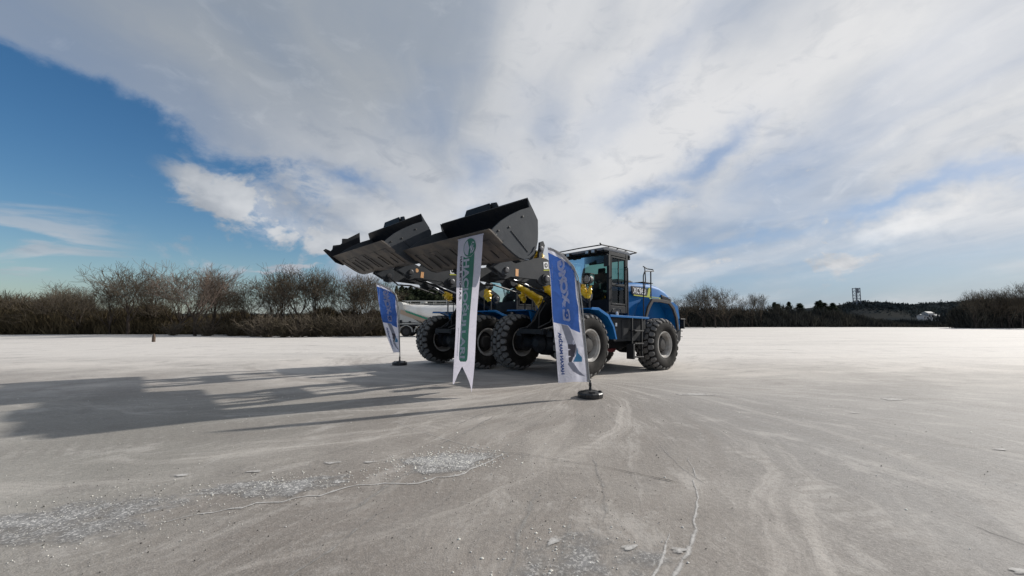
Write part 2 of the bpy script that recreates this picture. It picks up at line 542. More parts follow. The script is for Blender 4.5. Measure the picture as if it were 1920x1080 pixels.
def TZ(x, y):
    return float(terrain(x, y))


def axis_lines(fine, step0, end):
    a = list(np.arange(0, fine, step0))
    s = step0
    x = fine
    while x < end:
        a.append(x)
        s *= 1.12
        x += s
    a.append(end)
    return a


ax = axis_lines(14, 0.35, 2500)
xs = np.array(sorted([-q for q in ax[1:]] + ax))
ys = np.array(sorted([-q for q in axis_lines(2, 0.5, 2500)[1:]] + list(axis_lines(24, 0.35, 2500))))
XX, YY = np.meshgrid(xs, ys)
ZZ = terrain(XX, YY)
gv = np.stack([XX.ravel(), YY.ravel(), ZZ.ravel()], -1)
nx, ny = len(xs), len(ys)
ii = (np.arange(ny - 1)[:, None] * nx + np.arange(nx - 1)[None]).ravel()
gf = np.stack([ii, ii + 1, ii + 1 + nx, ii + nx], -1)

gm = bpy.data.materials.new('dusty_ground')
gm.use_nodes = True
N = NT(gm.node_tree)
pos = N.n('ShaderNodeNewGeometry').outputs['Position']
sp = N.n('ShaderNodeSeparateXYZ', ins={0: pos})
px, py = sp.outputs[0], sp.outputs[1]
# wheel-swept streaks fan out round the parking spot
vx = N.math('SUBTRACT', px, 1.6)
vy = N.math('SUBTRACT', py, 9.5)
rad = N.math('SQRT', N.math('ADD', N.math('MULTIPLY', vx, vx), N.math('MULTIPLY', vy, vy)))
ang = N.math('ARCTAN2', vx, N.math('MULTIPLY', vy, -1.0))
wob = N.noise(pos, 0.35, 3)
ang2 = N.math('ADD', ang, N.math('MULTIPLY', N.math('SUBTRACT', wob, 0.5), 0.22))
st1 = N.noise(N.comb(N.math('MULTIPLY', ang2, 7.0), N.math('MULTIPLY', rad, 0.16)), 1.0, 7, 0.66, 0.0)
mid_ = N.noise(pos, 1.1, 4)
stf = N.noise(N.comb(N.math('MULTIPLY', ang2, 30.0), N.math('MULTIPLY', rad, 0.30), N.math('MULTIPLY', mid_, 0.8)), 1.0, 7, 0.72, 0.0)
blot = N.noise(pos, 0.28, 5, 0.55, 0.4)
mid = N.noise(pos, 1.6, 6, 0.6)
fine = N.noise(pos, 26.0, 5, 0.7)
grit = N.noise(pos, 110.0, 3, 0.7)
base = N.mix(N.step(blot, 0.35, 0.65), (0.175, 0.156, 0.138), (0.280, 0.258, 0.234))
dustc = (0.49, 0.452, 0.408)
rr = N.math('ADD', N.math('MULTIPLY', st1, 0.55), N.math('MULTIPLY', blot, 0.45))
rr = N.math('ADD', rr, N.math('MULTIPLY', N.math('SUBTRACT', mid, 0.5), 0.25))
lowf = N.math('SUBTRACT', 0.62, N.math('MULTIPLY', N.step(py, 3.0, 24.0), 0.33))  # more dust tone with distance, grazing brightness painted in with it
d1 = N.step(N.math('SUBTRACT', rr, lowf), -0.10, 0.16)
c = N.mix(d1, base, dustc)
# thin white scuffs
c = N.mix(N.math('MULTIPLY', N.step(stf, 0.52, 0.74), 0.42), c, (0.48, 0.455, 0.425))
c = N.mix(N.math('MULTIPLY', N.step(stf, 0.48, 0.28), 0.40), c, (0.15, 0.138, 0.128))
# far lot lightened: pale dust plus grazing reflection painted into the colour
c = N.mix(N.math('MULTIPLY', N.step(py, 4.5, 20.0), 0.85), c, (0.60, 0.575, 0.545))
# greyer on the right, a slightly green-grey film on the left
c = N.mix(N.math('MULTIPLY', N.math('MULTIPLY', N.step(px, 1.0, 3.5), N.step(py, 12.0, 6.0)), 0.6), c, (0.255, 0.252, 0.248))
c = N.mix(N.math('MULTIPLY', N.math('MULTIPLY', N.step(px, -1.0, -4.0), N.step(py, 9.0, 6.0)), 0.35), c, (0.27, 0.275, 0.25))
# long swept bands across the far lot
farb = N.noise(N.comb(N.math('MULTIPLY', px, 0.06), N.math('MULTIPLY', py, 0.5)), 1.0, 5, 0.55, 0.5)
c = N.mix(N.math('MULTIPLY', N.math('MULTIPLY', N.step(farb, 0.52, 0.36), N.step(py, 9.0, 16.0)), 0.28), c, (0.33, 0.32, 0.31))
# broad sweeping wheel marks that curl round the parked machines
sw = N.noise(N.comb(N.math('ADD', N.math('MULTIPLY', ang2, 4.5), N.math('MULTIPLY', rad, 0.42)), N.math('MULTIPLY', rad, 0.05), 6.0), 1.0, 9, 0.70, 0.0)
inzone = N.math('MULTIPLY', N.step(rad, 13.0, 8.0), N.step(px, 4.5, 1.2, 0.30, 1.0))
c = N.mix(N.math('MULTIPLY', N.math('MULTIPLY', N.step(sw, 0.52, 0.62), inzone), 0.50), c, (0.52, 0.485, 0.445))
c = N.mix(N.math('MULTIPLY', N.math('MULTIPLY', N.step(sw, 0.48, 0.38), inzone), 0.42), c, (0.185, 0.160, 0.140))
# coarse mottling and pressed tread marks
mo1 = N.noise(N.comb(N.math('MULTIPLY', ang2, 12.0), N.math('MULTIPLY', rad, 1.1), 3.0), 1.0, 8, 0.72, 0.2)
c = N.mix(N.math('MULTIPLY', N.step(mo1, 0.52, 0.66), 0.42), c, (0.46, 0.435, 0.405))
c = N.mix(N.math('MULTIPLY', N.step(mo1, 0.47, 0.34), 0.42), c, (0.155, 0.143, 0.132))
bars = N.math('SINE', N.math('MULTIPLY', rad, 42.0))
for (a0_, w0_) in ((-0.16, 0.035), (0.13, 0.03), (-0.55, 0.04), (0.42, 0.035), (-0.9, 0.05)):
    near_ = N.step(N.math('ABSOLUTE', N.math('SUBTRACT', ang2, a0_)), w0_, w0_ * 0.5)
    brk = N.step(mo1, 0.42, 0.55)
    c = N.mix(N.math('MULTIPLY', N.math('MULTIPLY', near_, brk), N.step(bars, -0.3, 0.5, 0.0, 0.32)), c, (0.17, 0.155, 0.14))
# grit
c = N.mix(N.math('MULTIPLY', N.step(fine, 0.50, 0.70), 0.30), c, (0.40, 0.38, 0.355))
c = N.mix(N.math('MULTIPLY', N.step(fine, 0.48, 0.32), 0.38), c, (0.13, 0.120, 0.110))
c = N.mix(N.math('MULTIPLY', N.step(grit, 0.52, 0.68), 0.35), c, (0.43, 0.41, 0.39))
c = N.mix(N.math('MULTIPLY', N.step(grit, 0.46, 0.32), 0.40), c, (0.10, 0.095, 0.09))
c = N.mix(1.0, c, (1.09, 1.075, 1.06), 'MULTIPLY')
b = N.n('ShaderNodeBsdfPrincipled', ins={'Base Color': c, 'Roughness': 0.82, 'Specular IOR Level': 0.35})
hgt = N.math('ADD', N.math('ADD', N.math('MULTIPLY', fine, 0.5), N.math('MULTIPLY', grit, 0.35)), N.math('ADD', N.math('MULTIPLY', mid, 1.1), N.math('MULTIPLY', stf, 0.8)))
bp = N.n('ShaderNodeBump', ins={'Strength': 0.55, 'Distance': 0.018, 'Height': hgt})
N.link(bp.outputs[0], b.inputs['Normal'])
N.link(b.outputs[0], N.n('ShaderNodeOutputMaterial').inputs[0])
ground = np_mesh('ground', gv, gf, gm, kind='structure')
for p in ground.data.polygons:
    p.use_smooth = True


# ---- stains, cracks, dust lines lying on the ground
def stain_mat(name, col, lo=0.42, hi=0.58, scale=9.0, bump=0.0, col2=None):
    m = bpy.data.materials.new(name)
    m.use_nodes = True
    N = NT(m.node_tree)
    pos = N.n('ShaderNodeNewGeometry').outputs['Position']
    uv = N.n('ShaderNodeAttribute', attribute_name='edge').outputs['Fac']
    nz = N.noise(pos, scale, 6, 0.65, 0.3)
    a = N.step(N.math('ADD', N.math('SUBTRACT', nz, 0.5), N.math('SUBTRACT', uv, 0.5)), lo - 0.5, hi - 0.5)
    c2 = col2 or tuple(q * 0.75 for q in col)
    c = N.mix(N.step(N.noise(pos, 48 if bump else 60, 6, 0.75), 0.5 if bump else 0.4, 0.6), col, c2)
    b = N.n('ShaderNodeBsdfPrincipled', ins={'Base Color': c, 'Roughness': 0.85, 'Specular IOR Level': 0.3})
    t = N.n('ShaderNodeBsdfTransparent')
    mxx = N.n('ShaderNodeMixShader')
    N.link(a, mxx.inputs[0])
    N.link(t.outputs[0], mxx.inputs[1])
    N.link(b.outputs[0], mxx.inputs[2])
    N.link(mxx.outputs[0], N.n('ShaderNodeOutputMaterial').inputs[0])
    return m


def ribbon(name, pts, w, mat, jit=0.02, lift=0.004, seg=0.08, strong=1.0):
    P = [np.array(p, float) for p in pts]
    out = []
    for a, b in zip(P[:-1], P[1:]):
        n = max(2, int(np.linalg.norm(b - a) / seg))
        for k in range(n):
            out.append(a + (b - a) * k / n)
    out.append(P[-1])
    out = np.array(out)
    n = len(out)
    d = np.gradient(out, axis=0)
    d /= np.linalg.norm(d, axis=1)[:, None]
    nn = np.stack([-d[:, 1], d[:, 0]], -1)
    j = np.cumsum(rng.normal(0, jit * 0.45, n))
    j -= np.linspace(j[0], j[-1], n)
    j += rng.normal(0, jit * 0.3, n)
    out = out + nn * j[:, None]
    ww = np.interp(np.linspace(0, 1, n), np.linspace(0, 1, len(w)), w) if isinstance(w, (list, tuple)) else np.full(n, w)
    ww = ww * rng.uniform(0.65, 1.35, n)
    ww[0] = ww[-1] = 0.001
    V = []
    E = []
    for k, o in enumerate((-1, 0, 1)):
        q = out + nn * (ww * o)[:, None]
        V.append(np.column_stack([q, terrain(q[:, 0], q[:, 1]) + lift]))
        E.append(np.full(n, strong if o == 0 else 0.0))
    V = np.concatenate(V)
    i = np.arange(n - 1)
    F = np.concatenate([np.stack([i + k * n, i + 1 + k * n, i + 1 + (k + 1) * n, i + (k + 1) * n], -1) for k in (0, 1)])
    o = np_mesh(name, V, F, mat, kind='structure')
    at = o.data.attributes.new('edge', 'FLOAT', 'POINT')
    at.data.foreach_set('value', np.concatenate(E).astype(np.float32))
    return o


def patch(name, c, rx, ry, ang, mat, lift=0.004, n=28, seed=0, strong=1.0):
    r_ = np.random.default_rng(seed)
    t = np.linspace(0, 2 * PI, n, endpoint=False)
    rad = 1 + 0.18 * np.sin(3 * t + r_.uniform(0, 6)) + 0.1 * np.sin(5 * t + r_.uniform(0, 6)) + r_.normal(0, 0.06, n)
    V = [(c[0], c[1], TZ(*c) + lift)]
    E = [strong]
    F = []
    for ring, s in enumerate((0.55, 1.0)):
        for k in range(n):
            a = rx * rad[k] * s * math.cos(t[k])
            b_ = ry * rad[k] * s * math.sin(t[k])
            x = c[0] + a * math.cos(ang) - b_ * math.sin(ang)
            y = c[1] + a * math.sin(ang) + b_ * math.cos(ang)
            V.append((x, y, TZ(x, y) + lift))
            E.append(strong * 0.8 if ring == 0 else 0.0)
    for k in range(n):
        F.append((0, 1 + k, 1 + (k + 1) % n, 1 + (k + 1) % n))
        F.append((1 + k, 1 + n + k, 1 + n + (k + 1) % n, 1 + (k + 1) % n))
    m = MB()
    m.v = V
    m.f = [f if len(set(f)) == 4 else f[:3] for f in F]
    me = bpy.data.meshes.new(name)
    me.from_pydata(m.v, [], m.f)
    me.materials.append(mat)
    at = me.attributes.new('edge', 'FLOAT', 'POINT')
    at.data.foreach_set('value', np.array(E, np.float32))
    o = bpy.data.objects.new(name, me)
    COL.objects.link(o)
    o['kind'] = 'structure'
    return o


M_crack = stain_mat('crack_dark', (0.035, 0.032, 0.03), 0.30, 0.36, 30)
M_line = stain_mat('white_lime_line', (0.50, 0.48, 0.455), 0.52, 1.00, 11)
M_dust = stain_mat('pale_dust', (0.36, 0.34, 0.315), 0.45, 0.95, 9)
M_rough = stain_mat('broken_gravel_surface', (0.23, 0.225, 0.22), 0.45, 0.95, 6, col2=(0.62, 0.60, 0.57), bump=1)
crack_a = [(-1.58, 5.62), (-1.36, 5.35), (-0.79, 4.77), (-0.34, 4.42), (0.21, 4.22), (0.71, 3.99), (1.05, 3.77), (1.39, 3.55)]
ribbon('ground_dust_line', crack_a[:6], [0.010, 0.016, 0.012, 0.008], M_line, 0.012, strong=0.95)
ribbon('ground_crack', crack_a[3:6], [0.001, 0.0025, 0.002], M_crack, 0.014, 0.009)
ribbon('ground_crack', crack_a[5:], [0.002, 0.004, 0.005, 0.009], M_crack, 0.014, 0.008)
ribbon('ground_crack', [(-1.7, 5.75), (-1.2, 5.95), (-0.5, 6.4)], 0.008, M_line, 0.01)
ribbon('ground_dust_line', [(-2.4, 2.85), (-1.93, 3.02), (-1.46, 3.24), (-1.12, 3.44), (-0.73, 3.60), (-0.39, 3.85), (-0.02, 4.32)], [0.012, 0.040, 0.026, 0.044, 0.020], M_line, 0.05)
ribbon('ground_dust_line', [(0.66, 2.15), (0.80, 2.34), (0.90, 2.52), (1.0, 2.72)], [0.03, 0.035, 0.016], M_line, 0.02)
ribbon('ground_dust_line', [(0.74, 2.12), (0.92, 2.36), (1.12, 2.62), (1.33, 3.0), (1.55, 3.6), (1.76, 4.2)], [0.045, 0.046, 0.030, 0.018, 0.010], M_line, 0.02, strong=0.95)
ribbon('ground_dust_line', [(6.6, 7.35), (7.12, 7.09), (7.4, 6.6), (7.9, 6.1)], 0.028, M_line, 0.03)
patch('rough_ground_patch', (-0.62, 4.05), 0.66, 0.40, 0.35, M_rough, seed=3)
patch('rough_ground_patch', (-1.9, 3.45), 0.9, 0.28, 0.18, M_rough, seed=4, strong=0.9)
patch('rough_ground_patch', (-3.1, 2.9), 1.2, 0.5, 0.15, M_rough, seed=5, strong=0.85)
patch('rough_ground_patch', (0.4, 2.4), 0.75, 0.45, 0.3, M_rough, seed=6, strong=0.72)
for i, (x, y, a, b_, an) in enumerate([(0.98, 2.52, 0.07, 0.05, 0.2), (0.26, 2.62, 0.10, 0.05, 0.9), (2.78, 2.34, 0.11, 0.035, 0.0), (3.35, 7.6, 0.5, 0.14, 0.0),
                                       (6.5, 7.1, 0.3, 0.16, 0.1), (0.7, 2.55, 0.09, 0.04, 0.3), (1.05, 2.2, 0.1, 0.08, 0.8),
                                       (-2.3, 3.78, 0.10, 0.02, 0.1), (-2.9, 3.7, 0.13, 0.018, 0.05), (-1.7, 4.0, 0.12, 0.02, 0.1), (-1.35, 4.02, 0.10, 0.02, 0.1), (5.1, 4.4, 0.12, 0.03, 0.0), (6.2, 4.4, 0.15, 0.03, 0.1), (5.0, 6.1, 0.12, 0.04, 0.0)]):
    patch('dust_patch', (x, y), a, max(b_, a * 0.38), an, M_line, lift=0.006, seed=20 + i)
for i in range(9):
    x = random.uniform(-1.2, 3.2)
    y = random.uniform(2.6, 8.0)
    d = Vector((x - 1.6, y - 10.5, 0)).normalized()
    L = random.uniform(0.5, 1.6)
    ribbon('ground_dust_streak', [(x, y), (x + d.x * L * 0.5 + random.uniform(-.05, .05), y + d.y * L * 0.5), (x + d.x * L, y + d.y * L)], random.uniform(0.04, 0.12), M_dust, 0.02, lift=0.003, strong=0.72)


# loose chips and pebbles nobody could count
def chips(name, regions, mat, zmin=0.002, flat=0.35):
    V = []
    F = []
    for (n, fn, s0, s1) in regions:
        for _ in range(n):
            x, y = fn()
            s = random.uniform(s0, s1) * random.choice((0.6, 0.8, 1, 1.0, 1.4))
            z = TZ(x, y)
            k = 5
            a0 = random.uniform(0, 6.28)
            o = len(V)
            el = random.uniform(0.5, 1)
            for q in range(k):
                t = a0 + 2 * PI * q / k + random.uniform(-.3, .3)
                V.append((x + s * math.cos(t), y + s * el * math.sin(t), z + zmin - 0.004))
            V.append((x + random.uniform(-.2, .2) * s, y, z + zmin + s * flat))
            for q in range(k):
                F.append((o + q, o + (q + 1) % k, o + k))
    return np_mesh(name, np.array(V), np.array(F), mat, kind='stuff')


MT['chip'] = material('white_lime_chip', (0.62, 0.60, 0.575), 0.8, coord='World', island=0.25)
MT['pebble'] = material('dark_pebble', (0.05, 0.047, 0.045), 0.8, coord='World', island=0.5)


def blob(cx_, cy_, rx, ry, an):
    def fn():
        a = random.gauss(0, 0.45) * rx
        b_ = random.gauss(0, 0.45) * ry
        return cx_ + a * math.cos(an) - b_ * math.sin(an), cy_ + a * math.sin(an) + b_ * math.cos(an)
    return fn


chips('white_chips', [(700, blob(-0.62, 4.08, 0.66, 0.42, 0.35), 0.003, 0.011), (330, blob(-1.9, 3.5, 0.9, 0.3, 0.18), 0.002, 0.008),
                      (650, blob(-3.0, 2.9, 1.3, 0.55, 0.15), 0.0015, 0.006), (160, blob(0.3, 2.5, 0.8, 0.5, 0.3), 0.002, 0.009), (60, blob(4, 4, 4, 3, 0), 0.003, 0.009),
                      (260, blob(0, 6, 9, 4, 0), 0.003, 0.010)], MT['chip'], 0.006)
chips('dark_pebbles', [(300, blob(0, 3.2, 2.2, 1.2, 0), 0.0015, 0.004), (50, blob(0.8, 6, 2, 2, 0), 0.003, 0.008), (40, blob(3, 4, 3, 2, 0), 0.002, 0.007), (220, blob(-3, 3, 2, 1.0, 0), 0.002, 0.006)], MT['pebble'], 0.005, 0.8)


# ------------------------------------------------------------------ wheel loader
TR = 0.762          # tyre radius
TW = 0.60
WB = 3.56


def make_wheel(parent, cx_, cy_, side, rear_M=None, spin=0.0):
    """side +1: outer face to +y"""
    hub = MB()
    c = (0, 0, 0)
    s = side
    hub.lathe([(-0.26 * s, 0.05), (-0.26 * s, 0.20), (0.02 * s, 0.24), (0.04 * s, 0.30), (0.06 * s, 0.30), (0.07 * s, 0.21), (0.17 * s, 0.20), (0.19 * s, 0.16), (0.21 * s, 0.15), (0.22 * s, 0.03)], c, 'y', 28)
    for k in range(12):
        t = 2 * PI * k / 12
        hub.lathe([(0.05 * s, 0.016), (0.095 * s, 0.016), (0.10 * s, 0.01)], (0.255 * math.cos(t), 0, 0.255 * math.sin(t)), 'y', 6)
    h = hub.build('wheel', MT['hub'], parent, smooth=True)
    h.location = (cx_, cy_, TR)
    h.rotation_euler = (0, spin, 0)
    rim = MB()
    rim.lathe([(0.235 * s, 0.395), (0.265 * s, 0.385), (0.262 * s, 0.355), (0.225 * s, 0.335), (0.215 * s, 0.318), (0.12 * s, 0.305), (0.06 * s, 0.28), (0.05 * s, 0.235), (0.03 * s, 0.235), (0.03 * s, 0.30),
               (-0.20 * s, 0.32), (-0.235 * s, 0.35), (-0.262 * s, 0.37), (-0.262 * s, 0.39), (-0.22 * s, 0.395), (-0.15 * s, 0.34), (0.15 * s, 0.34)], c, 'y', 48, close=True)
    rim.build('rim', MT['rim'], h, smooth=True)
    ty = MB()
    pr = [(0.225, 0.375), (0.262, 0.40), (0.285, 0.45), (0.302, 0.53), (0.300, 0.61), (0.285, 0.668), (0.262, 0.700), (0.20, 0.714), (0.0, 0.718),
          (-0.20, 0.714), (-0.262, 0.700), (-0.285, 0.668), (-0.300, 0.61), (-0.302, 0.53), (-0.285, 0.45), (-0.262, 0.40), (-0.225, 0.375)]
    ty.lathe(pr, c, 'y', 60, close=True)
    tyo = ty.build('tyre', MT['tyre'], h, smooth=True)
    # tread blocks: four staggered rows round the tyre
    tb = MB()
    NP = 24

    def rad(a):
        q = abs(a) / 0.30
        return TR - 0.006 * q ** 2 - 0.062 * max(0, (q - 0.72) / 0.28) ** 1.6
    hexc = [(-0.50, -0.28), (-0.14, -0.50), (0.34, -0.36), (0.50, 0.28), (0.14, 0.50), (-0.34, 0.36)]
    octs = [(-0.5, -0.22), (-0.30, -0.46), (0.30, -0.46), (0.5, -0.22), (0.5, 0.22), (0.30, 0.46), (-0.30, 0.46), (-0.5, 0.22)]
    for row, (a0, wa, shp, off) in enumerate([(-0.235, 0.135, octs, 0.0), (-0.079, 0.134, hexc, 0.5), (0.079, 0.134, hexc, 0.0), (0.235, 0.135, octs, 0.5)]):
        for k in range(NP):
            t0 = 2 * PI * (k + off) / NP
            L = 0.165 if shp is hexc else 0.130
            dth = L / TR
            top = []
            bot = []
            mir = -1 if row in (1, ) else 1
            for (u, v) in shp:
                a = a0 + v * wa * mir
                th = t0 + u * dth
                r0 = rad(a)
                top.append((r0 * math.cos(th), a, r0 * math.sin(th)))
                th2 = t0 + u * dth * 1.10
                a2 = a0 + v * wa * 1.08 * mir
                r1 = min(0.718, r0 - 0.042)
                bot.append((r1 * math.cos(th2), a2, r1 * math.sin(th2)))
            n = len(shp)
            tb.add(top + bot, [tuple(range(n))] + [(i, i + n, (i + 1) % n + n, (i + 1) % n) for i in range(n)])
    tb.build('tread', MT['tread'], h)
    return h


def rear_mat():
    art = -0.0647
    return Matrix.Translation((-WB / 2, 0, 0)) @ Matrix.Rotation(art, 4, 'Z') @ Matrix.Translation((WB / 2, 0, 0))


RM = rear_mat()


def crumple(mb_pts, r, seed, amp=0.25, n=14, sub=5):
    """crumpled film sleeve around a line"""
    rs = np.random.default_rng(seed)
    P = [Vector(p) for p in mb_pts]
    pts = []
    rad = []
    for i in range(len(P) - 1):
        for k in range(sub):
            t = k / sub
            pts.append(P[i].lerp(P[i + 1], t))
            rad.append(r[i] + (r[i + 1] - r[i]) * t)
    pts.append(P[-1])
    rad.append(r[-1])
    m = MB()
    m.tube(pts, rad, n, cap=True)
    nv = []
    for i, v in enumerate(m.v):
        ring = i // n
        cpt = pts[min(ring, len(pts) - 1)]
        d = Vector(v) - cpt
        ph = (i % n)
        s = 1 + amp * (rs.uniform(-1, 1) * 0.6 + 0.6 * math.sin(ring * 2.1 + ph * 0.9 + seed))
        nv.append(tuple(cpt + d * s))
    m.v = nv
    return m


def make_loader():
    root = empty('wheel_loader')

    def P(m, name, mat, parent=None, bevel=0.0, smooth=False, rear=False, label=None):
        o = m.build(name, MT[mat], parent or root, bevel, smooth)
        if rear:
            o.matrix_local = RM.copy()
        if label:
            o['label'] = label
        return o

    # wheels
    make_wheel(root, 0, 1.125, 1, spin=0.1)
    make_wheel(root, 0, -1.125, -1, spin=0.9)
    for sgn, sp_ in ((1, 0.5), (-1, 1.3)):
        w = make_wheel(root, -WB, sgn * 1.125, sgn)
        w.matrix_local = RM @ Matrix.Translation((-WB, sgn * 1.125, TR)) @ Matrix.Rotation(sp_, 4, 'Y')
    # axles
    for x, rear in ((0, False), (-WB, True)):
        m = MB()
        m.lathe([(-0.92, 0.16), (-0.9, 0.24), (-0.72, 0.24), (-0.70, 0.16), (-0.42, 0.15), (-0.30, 0.24), (-0.12, 0.31), (0.12, 0.31), (0.30, 0.24), (0.42, 0.15), (0.70, 0.16), (0.72, 0.24), (0.9, 0.24), (0.92, 0.16)], (x, 0, TR), 'y', 24)
        m.lathe([(0.02, 0.26), (0.30, 0.24), (0.37, 0.16), (0.42, 0.10)] if not rear else [(0.0, 0.26), (0.40, 0.2)], (x, 0, TR), 'x', 20)
        for k in range(10):
            t = 2 * PI * k / 10
            m.lathe([(0.28, 0.018), (0.33, 0.018)], (x, 0.2 * math.cos(t), TR + 0.2 * math.sin(t)), 'x', 6)
        P(m, 'axle', 'dark', smooth=True, rear=rear)
    # front frame
    fp = [(0.62, 0.98), (0.60, 1.12), (0.22, 1.20), (-0.28, 1.92), (-0.66, 2.22), (-0.98, 2.22), (-1.14, 1.72), (-1.30, 1.10), (-1.30, 0.62), (-0.45, 0.52), (0.10, 0.98)]
    m = MB()
    for s in (-1, 1):
        m.plate(fp, s * 0.40 - 0.03, s * 0.40 + 0.03)
    m.box(0.50, 0.62, -0.368, 0.368, 0.99, 1.11)
    m.box(-0.62, -0.58, -0.368, 0.368, 0.72, 1.90)
    m.box(0.1, 0.50, -0.368, 0.368, 1.02, 1.07)
    m.box(-0.5, 0.5, -0.62, -0.432, 0.93, 1.06)
    m.box(-0.5, 0.5, 0.432, 0.62, 0.93, 1.06)
    P(m, 'front_frame', 'dark', bevel=0.008)
    m = MB()
    for s in (-1, 1):
        m.lathe([(-0.05 * s, 0.10), (0.04 * s, 0.10), (0.045 * s, 0.05), (0.07 * s, 0.05)], (0.40, 0.46 * s, 1.05), 'y', 14)
    m.tube([(0.55, -0.2, 1.14), (0.2, -0.24, 1.35), (-0.2, -0.3, 1.95)], 0.02, 8)
    m.tube([(0.55, 0.2, 1.14), (0.15, 0.24, 1.3), (-0.25, 0.3, 1.9)], 0.02, 8)
    m.tube([(0.30, 0.0, 1.15), (0.35, 0.05, 1.5), (0.1, 0.05, 1.8)], 0.018, 8)
    P(m, 'hydraulic_hose', 'hose', smooth=True)
    # rear frame
    m = MB()
    for s in (-1, 1):
        m.plate([(-1.60, 0.62), (-1.60, 1.35), (-2.2, 1.48), (-5.1, 1.40), (-5.2, 0.95), (-4.2, 0.90), (-2.4, 0.55)], s * 0.42 - 0.03, s * 0.42 + 0.03)
    m.box(-2.6, -1.75, -0.388, 0.388, 0.66, 0.72)
    m.box(-1.95, -1.55, -0.388, 0.388, 1.20, 1.30)
    m.lathe([(0.56, 0.10), (1.42, 0.10)], (-WB / 2, 0, 0), 'z', 16)
    m.box(-1.80, -1.29, -0.30, 0.30, 1.02, 1.10)
    P(m, 'rear_frame', 'dark', bevel=0.008, rear=True)
    m = MB()
    m.plate([(-1.30, 0.50), (-2.35, 0.52), (-2.42, 0.62), (-1.32, 0.60)], 0.46, 0.52)
    P(m, 'locking_bar', 'red', bevel=0.005, rear=True)
    # front fenders
    for s in (1, -1):
        pl = [(0.10, 1.61), (0.06, 1.64), (-0.22, 1.645), (-0.62, 1.50), (-0.86, 1.24), (-0.99, 0.92), (-0.965, 0.905), (-0.835, 1.225), (-0.60, 1.475), (-0.21, 1.615), (0.06, 1.61)]
        m = MB()
        m.plate(pl, 0.70 * s if s > 0 else -1.44, 1.44 if s > 0 else -0.70)
        lip = [(0.10, 1.60), (0.06, 1.655), (-0.21, 1.66), (-0.635, 1.512), (-0.878, 1.245), (-1.005, 0.91), (-0.945, 0.905), (-0.815, 1.215), (-0.585, 1.455), (-0.20, 1.595)]
        m.plate(lip, 1.441 if s > 0 else -1.465, 1.465 if s > 0 else -1.441)
        m.plate([(0.0, 1.60), (-0.6, 1.47), (-0.6, 1.30), (-0.15, 1.2)], 0.66 * s - 0.02, 0.66 * s + 0.02)
        m.box(-0.3, -0.2, 0.46 if s > 0 else -0.66, 0.66 if s > 0 else -0.46, 1.3, 1.4)
        P(m, 'front_fender', 'blue', bevel=0.004)
        # lamp on a bracket above the fender
        m = MB()
        m.tube([(-0.30, 1.12 * s, 1.64), (-0.30, 1.12 * s, 2.22), (-0.24, 1.14 * s, 2.28)], 0.022, 8)
        m.tube([(-0.30, 0.80 * s, 1.64), (-0.30, 0.80 * s, 2.02), (-0.30, 1.12 * s, 2.10)], 0.014, 6)
        br = P(m, 'lamp_bracket', 'black', smooth=True)
        m = MB()
        m.lathe([(-0.10, 0.05), (-0.09, 0.10), (0.03, 0.125), (0.055, 0.125), (0.055, 0.105)], (-0.19, 1.16 * s, 2.36), 'x', 20)
        m.box(-0.27, -0.11, 1.16 * s - 0.13, 1.16 * s + 0.13, 2.485, 2.50)
        lp = P(m, 'headlamp', 'black', smooth=True)
        m = MB()
        m.lathe([(0.050, 0.102), (0.068, 0.085), (0.074, 0.02)], (-0.19, 1.16 * s, 2.36), 'x', 20)
        m.build('lens', MT['lens'], lp, smooth=True)
        m = MB()
        for k in (-1, 0, 1):
            m.box(-0.118, -0.112, 1.16 * s + k * 0.055 - 0.003, 1.16 * s + k * 0.055 + 0.003, 2.27, 2.45)
            m.box(-0.118, -0.112, 1.16 * s - 0.10, 1.16 * s + 0.10, 2.357 + k * 0.055, 2.363 + k * 0.055)
        m.build('lens_guard', MT['black'], lp)
    # lift arms
    arm = [(2.27, 2.42), (2.30, 2.30), (2.22, 2.19), (2.08, 2.17), (1.94, 2.235), (1.10, 2.26), (1.00, 2.17), (0.82, 2.12), (0.66, 2.18), (0.20, 2.16), (-0.86, 1.84), (-1.00, 1.90), (-1.04, 2.05), (-0.94, 2.20),
           (-0.2, 2.48), (0.45, 2.70), (0.80, 2.80), (1.00, 2.80), (1.80, 2.545), (1.98, 2.60), (2.16, 2.56)]
    m = MB()
    for s in (-1, 1):
        m.plate(arm, s * 0.62 - 0.035, s * 0.62 + 0.035)
        m.lathe([(-0.07, 0.13), (0.07, 0.13)], (0.82, s * 0.62, 2.30), 'y', 20)
        m.lathe([(-0.08, 0.15), (0.08, 0.15)], (2.13, s * 0.62, 2.36), 'y', 20)
        m.lathe([(-0.08, 0.15), (0.08, 0.15)], (-0.88, s * 0.62, 2.03), 'y', 20)
    m.lathe([(-0.584, 0.12), (0.584, 0.12)], (1.38, 0, 2.42), 'y', 24)
    m.box(1.25, 1.52, -0.584, 0.584, 2.30, 2.36)
    P(m, 'lift_arm', 'grey', bevel=0.006, smooth=False)
    for s in (-1, 1):
        for (x, z, r_) in ((0.82, 2.30, 0.085), (2.13, 2.36, 0.07), (-0.88, 2.03, 0.07)):
            m = MB()
            m.lathe([(-0.115, r_), (0.115, r_), (0.13, r_ * 0.7)] if s > 0 else [(-0.13, r_ * 0.7), (-0.115, r_), (0.115, r_)], (x, s * 0.62, z), 'y', 18)
            P(m, 'pivot_pin', 'steel', bevel=0.003)
